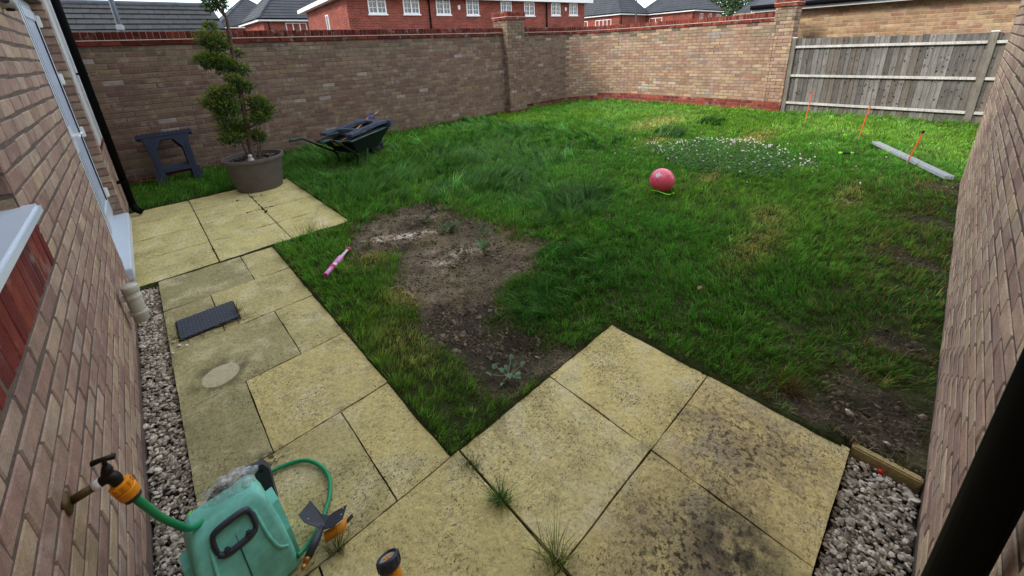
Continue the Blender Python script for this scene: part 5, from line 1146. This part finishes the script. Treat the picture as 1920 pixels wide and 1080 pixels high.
# sawhorse lying across the barrow
Rw = Matrix.Rotation(WA, 4, 'Z')
Mw = Matrix.Translation((1.62, 5.26, 0)) @ Rw @ Matrix.Translation((-.10, 0, .485)) @ Matrix.Rotation(rad(-4.5), 4, 'Y') @ Matrix.Scale(1.2, 4) @ Matrix(((0, 0, 1, 0), (1, 0, 0, 0), (0, 1, 0, 0), (0, 0, 0, 1))) @ Matrix.Rotation(rad(180), 4, 'Z') @ Matrix.Translation((0, 0, .0))
sawhorse('sawhorse', 'blue-grey sawhorse laid flat across the loaded wheelbarrow', Mw, mat('blue_plastic_pale', s2l(70, 80, 96), rough=.3, var=.25, scale=14, fine=80, fvar=.15))  # lighter, greyer blue than the leaning sawhorse
def wpt(p): return tuple(Matrix.Translation((1.62, 5.26, 0)) @ Rw @ Vector(p))
for i, (a, b_, r_, lab) in enumerate((((.20, .10, .42), (.62, -.05, .49), .014, 'thick bare stick lying in the wheelbarrow under the sawhorse'), ((.15, -.02, .41), (.60, .08, .49), .011, 'thinner bare stick crossing the others in the wheelbarrow'), ((.30, -.12, .42), (.66, .02, .49), .012, 'short bare stick at the near side of the wheelbarrow load'), ((.05, .05, .41), (.45, -.10, .47), .012, 'dark stick at the handle end of the wheelbarrow load'))):
    s_ = thing('stick', lab, 'stick', wpt(a)); d_ = Vector(wpt(b_)) - Vector(wpt(a)); MB().tube(spline([(0, 0, 0), tuple(d_ * .5 + Vector((0, .01, .006))), tuple(d_)], 4), r_, 7).obj('wood', M_STICK, s_); MB().tube([tuple(d_ * .55), tuple(d_ * .62 + Vector((.02, .03, .02)))], [r_ * .6, r_ * .3], 6).obj('twig_stub', M_STICK, s_)
spd = thing('spade', 'spade with wooden shaft and blue D-shaped grip sticking out of the wheelbarrow', 'spade', wpt((.5, .12, .5)))
def sl_(p): return tuple(Vector(wpt(p)) - Vector(wpt((.5, .12, .5))))
MB().tube([sl_((.3, .12, .42)), sl_((.83, .16, .62))], .016, 9).obj('shaft', M_STICK, spd)
MB().tube([sl_(p) for p in ((.82, .16, .62), (.88, .12, .635), (.96, .115, .665), (.985, .16, .675), (.97, .205, .67), (.89, .20, .64), (.82, .16, .62))], .012, 8).obj('d_grip', mat('blue_grip', s2l(60, 70, 130), rough=.4, var=.1), spd)
MB().box((-.22, -.08, -.02), (-.05, .08, -.012), Rw.to_4x4() @ Matrix.Rotation(rad(-18), 4, 'Y')).obj('blade', M_ALU, spd)
s_ = thing('stick', 'pale broom handle end poking out beyond the spade grip', 'stick', wpt((.7, .2, .54))); d_ = Vector(wpt((1.08, .14, .69))) - Vector(wpt((.7, .2, .54))); MB().tube([(0, 0, 0), tuple(d_)], .013, 9).obj('wood', M_STICK, s_); MB().lathe([(.013, 0), (.0135, .004), (.01, .012), (.003, .016)], 9, Matrix.Translation(d_)).obj('rounded_end', M_STICK, s_)
MBk = thing('broom_head', 'dark frayed broom head on the handle end of the wheelbarrow', 'broom', wpt((-.26, .16, .47)))
MB().box((-.10, -.09, -.02), (.16, -.03, .02), Matrix.Rotation(WA + rad(4), 4, 'Z'), bev=.006).obj('stock', M_DARK, MBk)
br = MB()
for i in range(90):
    a_ = Vector((random.uniform(-.10, .16), random.uniform(-.08, -.04), .0)); b_ = a_ + Vector((-random.uniform(.04, .10), random.uniform(-.01, .02), random.uniform(-.03, .03))); Mx = Matrix.Rotation(WA + rad(4), 4, 'Z'); br.tube([Mx @ a_, Mx @ b_], .0025, 3, False)
tag(br.obj('bristles', M_DARK, MBk), kind='stuff')

# ------------------------------------------------------------------ toys and tools on the lawn
ball = thing('ball', 'shiny pink inflatable ball with a small white print on the lawn', 'ball', (3.56, .90, .035))
bm = bmesh.new(); bmesh.ops.create_uvsphere(bm, u_segments=40, v_segments=24, radius=.138); bmesh.ops.translate(bm, verts=bm.verts, vec=(0, 0, .138)); bo_ = MB().bm(bm).obj('shell', M_PINK, ball, True); bm.free()
def decal(pts_uv, name, m_, parent, R=.1388, c=(0, 0, .138), az=0, el=0):
    out = []
    for (u_, v_) in pts_uv:
        a_, e_ = az + u_, el + v_; out.append((c[0] + R * math.cos(e_) * math.cos(a_), c[1] + R * math.cos(e_) * math.sin(a_), c[2] + R * math.sin(e_)))
    cc = (c[0] + R * 1.001 * math.cos(el) * math.cos(az), c[1] + R * 1.001 * math.cos(el) * math.sin(az), c[2] + R * 1.001 * math.sin(el)); n_ = len(out)
    cu = np.mean([p for p in out], 0); cu = np.array(c) + (cu - np.array(c)) / np.linalg.norm(cu - np.array(c)) * R
    return MB().add(out + [tuple(cu)], [(i, (i + 1) % n_, n_) for i in range(n_)]).obj(name, m_, parent)
azc = math.atan2(CAM_POS[1] - .9, CAM_POS[0] - 3.56)
AZ, EL = azc - .42, .72
decal([(.30 * math.cos(t_) * (1 + .3 * math.sin(5 * t_)), .20 * math.sin(t_) * (1 + .25 * math.cos(4 * t_))) for t_ in np.linspace(0, 6.28, 25)[:-1]], 'print', M_WHITEP, bo_, az=AZ, el=EL)
for (du, dv, r_, m_) in ((.16, -.10, .06, M_AMBER), (-.12, .10, .05, M_LPINK), (.05, -.14, .05, M_DGREEN), (.2, .08, .04, M_BLUE)): decal([(du + r_ * math.cos(t_), dv + r_ * .7 * math.sin(t_)) for t_ in np.linspace(0, 6.28, 10)[:-1]], 'print_spot', m_, bo_, R=.1394, az=AZ, el=EL)
for (du) in (-.42, .05): decal([(du, -.30), (du + .03, -.45), (du + .0, -.9), (du - .025, -.45)], 'drawn_line', mat('dark_red', s2l(150, 14, 40), rough=.4, var=.1), bo_, R=.1392, az=AZ, el=EL)
rb = thing('ribbon', 'short bright green ribbon lying under the pink ball', 'ribbon', (3.45, .86, .06))
pr = [Vector((-.02, .10, .01)), Vector((0, .03, .012)), Vector((-.01, -.05, .006)), Vector((.0, -.11, .004)), Vector((.015, -.14, .02))]; sv = spline(pr, 5); sec = []
m_ = MB(); vs = []
for i, p in enumerate(sv): vs += [p + Vector((-.008, 0, .0)), p + Vector((.008, 0, .004)), p + Vector((.008, 0, .006)), p + Vector((-.008, 0, .002))]
m_.add(vs, [(i * 4 + j, i * 4 + (j + 1) % 4, i * 4 + 4 + (j + 1) % 4, i * 4 + 4 + j) for i in range(len(sv) - 1) for j in range(4)]); m_.obj('strip', M_LIME, rb); MB().tube([tuple(sv[-1]), tuple(sv[-1] + Vector((.004, -.012, .008)))], [.009, .012], 8).obj('end_knot', M_LIME, rb)

wa, wb2 = Vector((.128, 1.915, .055)), Vector((.44, 2.23, .055)); wv = (wb2 - wa); wq = wv.to_track_quat('Z', 'Y').to_matrix().to_4x4(); Lw = wv.length
wn = thing('bubble_wand', 'pink and white striped toy bubble wand lying on the grass by the path', 'toy', tuple(wa))
MB().lathe([(.013, 0), (.019, .006), (.019, Lw * .26), (.017, Lw * .262)], 18, wq).obj('handle_end', M_LPINK, wn, True)
MB().lathe([(.012, -.003), (.017, -.002), (.0172, .004), (.012, .006)], 18, wq).obj('end_cap', M_HOTPINK, wn, True)
MB().lathe([(.016, Lw * .25), (.026, Lw * .258), (.026, Lw * .30), (.016, Lw * .308)], 18, wq).obj('collar', M_HOTPINK, wn, True)
MB().lathe([(.014, Lw * .30), (.019, Lw * .31), (.019, Lw * .42), (.014, Lw * .43)], 18, wq).obj('neck', M_WHITEP, wn, True)
MB().lathe([(.018, Lw * .40), (.025, Lw * .41), (.024, Lw * .63), (.016, Lw * .66)], 18, wq).obj('grip', M_LPINK, wn, True)
MB().lathe([(.012, Lw * .64), (.013, Lw * .65), (.011, Lw * .95), (.010, Lw * .96)], 14, wq).obj('shaft', M_WHITEP, wn, True)
hs = [wq @ Vector((.0118 * math.cos(t_ * 14), .0118 * math.sin(t_ * 14), Lw * (.66 + .28 * t_))) for t_ in np.linspace(0, 1, 50)]; MB().tube(hs, .0028, 5).obj('stripe', M_LPINK, wn)
MB().lathe([(.010, Lw * .94), (.022, Lw * .95), (.024, Lw * .975), (.018, Lw * 1.0), (.004, Lw * 1.005)], 18, wq).obj('tip', M_HOTPINK, wn, True)

for (x_, y_, h_, lean_, lab, cap_) in ((8.706, .686, .64, (.03, -.02), 'orange stake farthest off, in front of the fence', 0), (7.60, -.27, .58, (.05, -.05), 'middle one of the three orange stakes in the lawn', 0), (6.45, -.93, .43, (.06, -.07), 'nearest orange stake, black-tipped, standing by the metal strip', 1)):
    e = thing('garden_stake', lab, 'stake', (x_, y_, 0), group='orange stakes in the lawn')
    MB().tube([(0, 0, -.05), (lean_[0] * .22, lean_[1] * .22, h_ * .22)], .008, 8).obj('bare_foot', M_STICK, e); MB().tube([(lean_[0] * .22, lean_[1] * .22, h_ * .22), (lean_[0], lean_[1], h_)], [.0085, .0095], 8).obj('shaft', M_ORANGE, e)
    MB().tube([(lean_[0], lean_[1], h_), (lean_[0] * 1.03, lean_[1] * 1.03, h_ + (.035 if cap_ else .008))], .015 if cap_ else .011, 8).obj('cap', M_DARK if cap_ else M_ORANGE, e)
b0_, b1_ = Vector((7.45, -.50, .05)), Vector((5.92, -1.33, .05)); bd_ = b1_ - b0_; ba = math.atan2(bd_.y, bd_.x)
br_ = thing('metal_strip', 'long dull aluminium channel strip lying on the lawn by the right wall', 'metal strip', tuple((b0_ + b1_) / 2), ba); hl_ = bd_.length / 2
MB().box((-hl_, -.042, -.006), (hl_, .042, .0)).obj('base_plate', M_ALU, br_)
for yy in (-.039, -.015, .015, .039): MB().box((-hl_, yy - .004, .0003), (hl_, yy + .004, .034)).obj('rib', M_ALU, br_)
for xx in (-.6, -.3, -.02, .26, .5, .72): MB().box((xx - .07, -.0105, .0003), (xx + .07, .0105, .004)).obj('slot', M_DARK, br_)
tl = thing('hand_tool', 'small green and black hand tool lying on the lawn', 'hand tool', (6.50, -.22, .055), math.atan2(-.21, .16))
MB().lathe([(.008, 0), (.018, .004), (.02, .03), (.015, .045)], 12, Matrix.Rotation(rad(90), 4, 'Y')).obj('pommel', M_LIME, tl, True); MB().lathe([(.013, .04), (.016, .06), (.015, .14), (.012, .15)], 12, Matrix.Rotation(rad(90), 4, 'Y')).obj('grip', M_DARK, tl, True)
MB().lathe([(.012, .148), (.014, .155), (.010, .19), (.006, .195)], 12, Matrix.Rotation(rad(90), 4, 'Y')).obj('ferrule', M_LIME, tl, True); MB().box((.19, -.02, -.003), (.27, .02, .002)).obj('blade', M_DGREEN, tl)

# ------------------------------------------------------------------ tap, hose, reel and nozzles by the house
TP = np.array([HX, .10, .682]); tap = thing('garden_tap', 'old brass garden tap on the house wall with a yellow hose connector', 'tap', tuple(TP))
RY90 = Matrix.Rotation(rad(90), 4, 'Y')
MB().lathe([(.012, -.01), (.030, -.008), (.030, .004), (.014, .010)], 20, RY90).obj('wall_plate', M_BRASS, tap, True)
MB().tube([(0, 0, 0), (.055, 0, .008)], .011, 14).obj('pipe', M_BRASS, tap, True)
MB().tube([(.05, 0, .007), (.064, 0, .010)], .0135, 14).obj('thread_tape', M_PTFE, tap, True)
body = MB(); body.tube(spline([(.062, 0, .009), (.078, 0, .014), (.088, -.004, .006), (.092, -.008, -.012)], 4), [.012 + .003 * math.sin(i / 12 * 3.1) for i in range(13)], 12); body.tube([(.078, 0, .012), (.082, .004, .034), (.083, .005, .048)], [.014, .012, .007], 12); tb2 = body.obj('tap_body', M_DBRASS, tap, True)
MB().tube([(.083, .005, .046), (.084, .006, .064)], .005, 8).obj('spindle', M_DBRASS, tap); MB().tube([(.062, .012, .066), (.084, .006, .068), (.106, .0, .064)], [.0075, .006, .0075], 8).obj('handle', M_DBRASS, tap, True)
c0, c1 = Vector((.092, -.006, -.012)), Vector((.104, -.010, -.072)); cv = c1 - c0; cq = Matrix.Translation(c0) @ cv.to_track_quat('Z', 'Y').to_matrix().to_4x4(); Lc = cv.length
con = MB().lathe([(.014, 0), (.021, .003), (.0225, .012), (.0225, .022), (.0205, .024), (.0205, .027), (.0235, .029), (.0225, Lc * .85), (.018, Lc * .9)], 20, cq).obj('connector', M_AMBER, tap, True); smooth_by_angle(con, 40)
MB().lathe([(.016, Lc * .86), (.020, Lc * .87), (.019, Lc * 1.08), (.014, Lc * 1.12)], 16, cq).obj('connector_collar', M_GREYP, con, True)
for k_ in range(10):
    a_ = k_ * .628; MB().box((.0215, -.0025, .004), (.0238, .0025, .020), cq @ Matrix.Rotation(a_, 4, 'Z')).obj('grip_rib', M_AMBER, con)
MB().box((.0226, -.003, .034), (.0238, .003, .046), cq @ Matrix.Rotation(rad(-60), 4, 'Z')).obj('embossed_mark', M_DARK, con)
hose = thing('garden_hose', 'green garden hose from the tap into the reel and round over the slabs', 'hose', (-.6, .25, 0)); HO = Vector((-.6, .25, 0))
e0_ = Vector(TP) + c1
h1 = spline([e0_ - cv * .1, e0_ + Vector((.010, -.001, -.04)), Vector((-.880, .098, .49)), Vector((-.862, .12, .41)), Vector((-.845, .15, .335)), Vector((-.815, .19, .285)), Vector((-.76, .22, .25))], 6)
MB().tube([p - HO for p in h1], .0095, 12).obj('feed_length', M_HOSE, hose, True)
h2 = spline([(-.66, .40, .06), (-.626, .471, .03), (-.584, .478, .018), (-.525, .462, .014), (-.478, .428, .014), (-.445, .363, .014), (-.434, .29, .014), (-.453, .217, .014), (-.498, .149, .014), (-.56, .09, .02), (-.62, .05, .04)], 6)
MB().tube([p - HO for p in h2], .0085, 12).obj('loop_length', M_HOSE, hose, True)

RL = np.array([-.758, .175, 0]); reel = thing('hose_reel', 'teal plastic hose reel case with dark carry handle on the near slabs', 'hose reel', tuple(RL), rad(6)); reel.scale = (.88, .84, .84)
def rsec(y0, y1, w_, z, r_): return [(px, (y0 + y1) / 2 + py, z) for px, py in rrect(w_, y1 - y0, r_, 4)]
secs = [rsec(-.165, .10, .27, .0, .02), rsec(-.175, .105, .282, .012, .022), rsec(-.165, .11, .284, .09, .022), rsec(-.13, .11, .278, .18, .022), rsec(-.082, .108, .262, .265, .022), rsec(-.038, .105, .235, .325, .022), rsec(-.012, .098, .215, .345, .02), rsec(.005, .088, .195, .352, .015)]
rb_ = MB().loft(secs).obj('case', M_TEAL, reel, True); smooth_by_angle(rb_, 28)
for sx in (-1, 1):
    MB().prism([(-.135, .0), (.085, .0), (.085, .20), (.05, .245), (-.03, .245), (-.105, .15)], .128 * sx, .158 * sx, Matrix(((0, 0, 1, 0), (1, 0, 0, 0), (0, 1, 0, 0), (0, 0, 0, 1)))).obj('side_cover', M_TEAL, rb_)
sm = [(.0, -.1765, .02), (.0, -.162, .10), (.0, -.127, .19), (.0, -.077, .27), (.0, -.032, .325), (.0, .0, .347)]
MB().tube(sm, .0022, 5).obj('seam', mat('teal_shadow', s2l(30, 92, 78), rough=.6, var=.1), rb_)
for sx in (-1, 1):
    rib = [(sx * .075, -.05, .302), (sx * .078, -.085, .26), (sx * .085, -.122, .20), (sx * .10, -.145, .15), (sx * .125, -.150, .125)]
    MB().tube(spline(rib, 4), .006, 6).obj('panel_ridge', M_TEAL, rb_, True)
hd = MB(); hp = spline([(-.088, -.075, .262), (-.086, -.055, .315), (-.065, -.050, .335), (.0, -.050, .340), (.065, -.050, .335), (.086, -.055, .315), (.088, -.082, .262), (.06, -.092, .248), (.0, -.094, .246), (-.06, -.092, .248), (-.088, -.082, .262)], 4); hd.tube(hp, .0125, 10)
ho = hd.obj('carry_handle', M_GREYP, reel, True); ho.scale = (.70, 1, 1)
for sx in (-1, 1): MB().box((sx * .05 - .014, -.103, .236), (sx * .05 + .014, -.075, .268), bev=.006).obj('handle_lug', M_GREYP, ho)
bk_ = thing('wall_bracket', 'black hose reel wall bracket with screw holes leaning behind the reel', 'bracket', (-.665, .375, .0), rad(-14)); bk_.scale = (.85, .85, .85)
Mt = Matrix.Rotation(rad(-12), 4, 'X')
poly = [(-.062, 0), (.062, 0), (.060, .17), (.040, .205), (-.035, .205), (-.055, .18)]
MB().prism(poly, -.018, .018, Mt @ Matrix.Rotation(rad(90), 4, 'X')).obj('plate', M_GREYP, bk_)
for (px, pz, r_) in ((-.035, .175, .009), (.03, .175, .009), (-.03, .13, .016), (.03, .06, .018), (-.035, .05, .009)): MB().lathe([(r_ * .96, 0), (r_, .001), (r_, .002), (r_ * .96, .0025)], 14, Mt @ Matrix.Translation((px, -.0182, pz)) @ Matrix.Rotation(rad(90), 4, 'X')).obj('screw_hole', M_DARK, bk_)
# clear plastic bag with fittings on the reel
bag = thing('plastic_bag', 'crumpled clear plastic bag of fittings on top of the hose reel', 'bag', (-.745, .255, .285))
bm = bmesh.new(); bmesh.ops.create_icosphere(bm, subdivisions=4, radius=1)
for v in bm.verts:
    p = v.co; nz = fbm(np.array(p.x * 3.1 + 20), np.array(p.y * 3.1 + p.z * 2.3 + 20), 4); n2 = fbm(np.array(p.x * 7 + 50), np.array(p.z * 7 + p.y * 4 + 50), 2)
    v.co = Vector((p.x * .095, p.y * .045, p.z * .05)) * (.75 + .45 * float(nz) + .12 * float(n2))
def film_mat():
    m = bpy.data.materials.new('clear_film'); m.use_nodes = True; N = m.node_tree.nodes; K = m.node_tree.links.new; b = N['Principled BSDF']
    b.inputs['Base Color'].default_value = (.85, .87, .9, 1); b.inputs['Roughness'].default_value = .12; b.inputs['Specular IOR Level'].default_value = .8
    n = N.new('ShaderNodeTexNoise'); n.inputs['Scale'].default_value = 45; n.inputs['Detail'].default_value = 4; g = N.new('ShaderNodeNewGeometry'); K(g.outputs['Position'], n.inputs['Vector'])
    bp = N.new('ShaderNodeBump'); bp.inputs['Strength'].default_value = 1; bp.inputs['Distance'].default_value = .02; K(n.outputs['Fac'], bp.inputs['Height']); K(bp.outputs['Normal'], b.inputs['Normal'])
    t = N.new('ShaderNodeBsdfTransparent'); mr = N.new('ShaderNodeMapRange'); mr.inputs[1].default_value = .35; mr.inputs[2].default_value = .65; mr.inputs[3].default_value = .12; mr.inputs[4].default_value = .55; K(n.outputs['Fac'], mr.inputs[0])
    mx = N.new('ShaderNodeMixShader'); K(mr.outputs[0], mx.inputs[0]); K(t.outputs[0], mx.inputs[1]); K(b.outputs[0], mx.inputs[2]); K(mx.outputs[0], N['Material Output'].inputs['Surface']); return m
bg = MB().bm(bm).obj('film', film_mat(), bag, True); bm.free()
bg.rotation_euler = (0, rad(-14), rad(-10))
MB().tube(spline([(-.05, .0, -.01), (-.02, .01, .01), (.03, .0, .0), (.06, .005, -.02)], 4), .011, 10).obj('grey_fitting', M_GREYP, bag, True)
gc = thing('green_clip', 'lime green plastic clip wedged between the reel and the gravel', 'clip', (-.845, .315, .15), rad(30))
MB().box((-.012, -.03, -.06), (.012, .03, .06), bev=.005).obj('body', M_LIME, gc); 
for k_ in range(5): MB().box((.0121, -.026, -.05 + k_ * .02), (.0145, .026, -.042 + k_ * .02)).obj('grip_rib', M_LIME, gc)

# black spike with brass nozzle lying on the slabs
spk = thing('hose_spike', 'black plastic ground spike with winged plate and brass nozzle on the slabs', 'sprinkler spike', (-.62, -.015, .06)); KO = Vector((-.62, -.015, .06))
a0, a1 = Vector((-.618, -.012, .055)), Vector((-.525, .068, .065)); dv = a1 - a0; sq = Matrix.Translation(a0 - KO) @ dv.to_track_quat('Z', 'Y').to_matrix().to_4x4(); Ls = dv.length
MB().lathe([(.004, -.004), (.008, 0), (.008, .008), (.006, .010), (.006, .014), (.010, .016), (.011, .03), (.009, .034)], 14, sq).obj('nozzle', M_AMBER if False else mat('brass_bright', s2l(190, 130, 60), rough=.35, metal=.7, var=.15), spk, True)
MB().tube([a0 + dv * .25 - KO, a0 + dv * .6 - KO, a1 - KO], [.013, .015, .009], 10).obj('stem', M_GREYP, spk, True)
wg = [(-.525, .058), (-.57, .118), (-.578, .150), (-.545, .172) if False else (-.528, .176), (-.512, .112), (-.492, .092), (-.470, .086), (-.432, .066), (-.462, .028), (-.50, .034)]
V = []
for z_ in (0, .004):
    for (px, py) in wg:
        q_ = Vector((px, py, .065)) - a1; side = abs(q_.cross(dv.normalized()).z); V.append(tuple(Vector((px, py, .055 + side * .35 + z_)) - KO))
nw = len(wg); V += [tuple(Vector((a1.x + .012, a1.y + .012, .050)) - KO), tuple(Vector((a1.x + .012, a1.y + .012, .057)) - KO)]
MB().add(V, [(i, 2 * nw, (i + 1) % nw) for i in range(nw)] + [(nw + i, nw + (i + 1) % nw, 2 * nw + 1) for i in range(nw)] + [(i, (i + 1) % nw, nw + (i + 1) % nw, nw + i) for i in range(nw)]).obj('winged_plate', M_GREYP, spk)
MB().tube([Vector((-.53, .05, .03)) - KO, Vector((-.47, .04, .03)) - KO, Vector((-.445, .055, .03)) - KO], [.018, .016, .008], 10).obj('amber_body', M_AMBER, spk, True)
MB().tube([Vector((-.45, .045, .03)) - KO, Vector((-.425, .05, .032)) - KO], .007, 8).obj('tail_peg', M_GREYP, spk)
for (px, py) in ((-.562, .140), (-.555, .122), (-.447, .066), (-.460, .048)): MB().lathe([(.0028, 0), (.003, .001), (.002, .0022)], 8, Matrix.Translation(Vector((px, py, .078)) - KO)).obj('rivet', M_LGREY, spk)
tc_ = thing('hose_nozzle', 'amber hose nozzle with black ring standing upright at the bottom edge', 'hose nozzle', (-.424, -.372, .012)); tc_.rotation_euler = (rad(-35), rad(4), 0)
MB().lathe([(.022, 0), (.028, .004), (.026, .06), (.024, .10), (.027, .15), (.028, .172)], 24).obj('body', M_AMBER, tc_, True)
MB().lathe([(.028, .165), (.034, .169), (.036, .178), (.036, .196), (.033, .203), (.0265, .204), (.026, .196)], 24).obj('ring', M_GREYP, tc_, True)
MB().lathe([(.0255, .192), (.0255, .1975)], 24).obj('spray_face', M_LGREY, tc_)
for k_ in range(5): MB().box((.004, -.0022, .1976), (.016, .0022, .200), Matrix.Rotation(k_ * 1.2566, 4, 'Z')).obj('spray_slot', M_AMBER, tc_)
for k_ in range(12): MB().box((.0355, -.003, .176), (.0375, .003, .198), Matrix.Rotation(k_ * .5236, 4, 'Z')).obj('grip_rib', M_GREYP, tc_)

# ------------------------------------------------------------------ dark tree beyond the right-hand houses
ft = thing('broadleaf_tree', 'dark green tree rising between the far right roofs', 'tree', (84, 30, 0))
MB().tube([(0, 0, 0), (.2, 0, 3), (.1, .2, 7)], [.45, .32, .15], 8).obj('trunk', M_BARK, ft)
for (dx, dy, dz) in ((2, -3, 8), (-2, 3, 8.5), (1, 4, 7)): MB().tube([(.2, 0, 3), (dx * .5, dy * .5, 5.5), (dx, dy, dz)], [.2, .14, .05], 6).obj('limb', M_BARK, ft)
for ci, (cx, cy, cz, r_) in enumerate(((0, 0, 8, 3.2), (-1, 4, 7, 2.8), (1, -4, 7.4, 2.8), (0, 2, 10, 2.4), (0, -2.5, 10, 2.3), (0, 7, 6, 2.2), (0, -7, 6, 2.4), (0, 0, 5, 3))):
    n = 2600; u_ = RNG.normal(size=(n, 3)); u_ /= np.linalg.norm(u_, axis=1)[:, None]; q_ = RNG.random(n) ** .4; lump = .7 + .6 * fbm(u_[:, 0] * 2.4 + ci * 9 + 30, u_[:, 2] * 2.4 + u_[:, 1] * 1.5 + 30)
    P = np.array([cx, cy, cz]) + u_ * (q_ * lump * r_)[:, None]; a1_ = RNG.normal(size=(n, 3)); a1_ /= np.linalg.norm(a1_, axis=1)[:, None]; b1_ = np.cross(a1_, u_); s_ = RNG.uniform(.10, .22, (n, 1))
    V = np.stack([P - a1_ * s_, P + b1_ * s_, P + a1_ * s_, P - b1_ * s_], 1).reshape(-1, 3); me = mesh_np('crown', V, np.arange(n * 4).reshape(-1, 4), False, np.array(s2l(58, 82, 46)) * RNG.uniform(.5, 1.3, (n, 1))); me.materials.append(M_LEAF); link(bpy.data.objects.new('crown', me), ft)
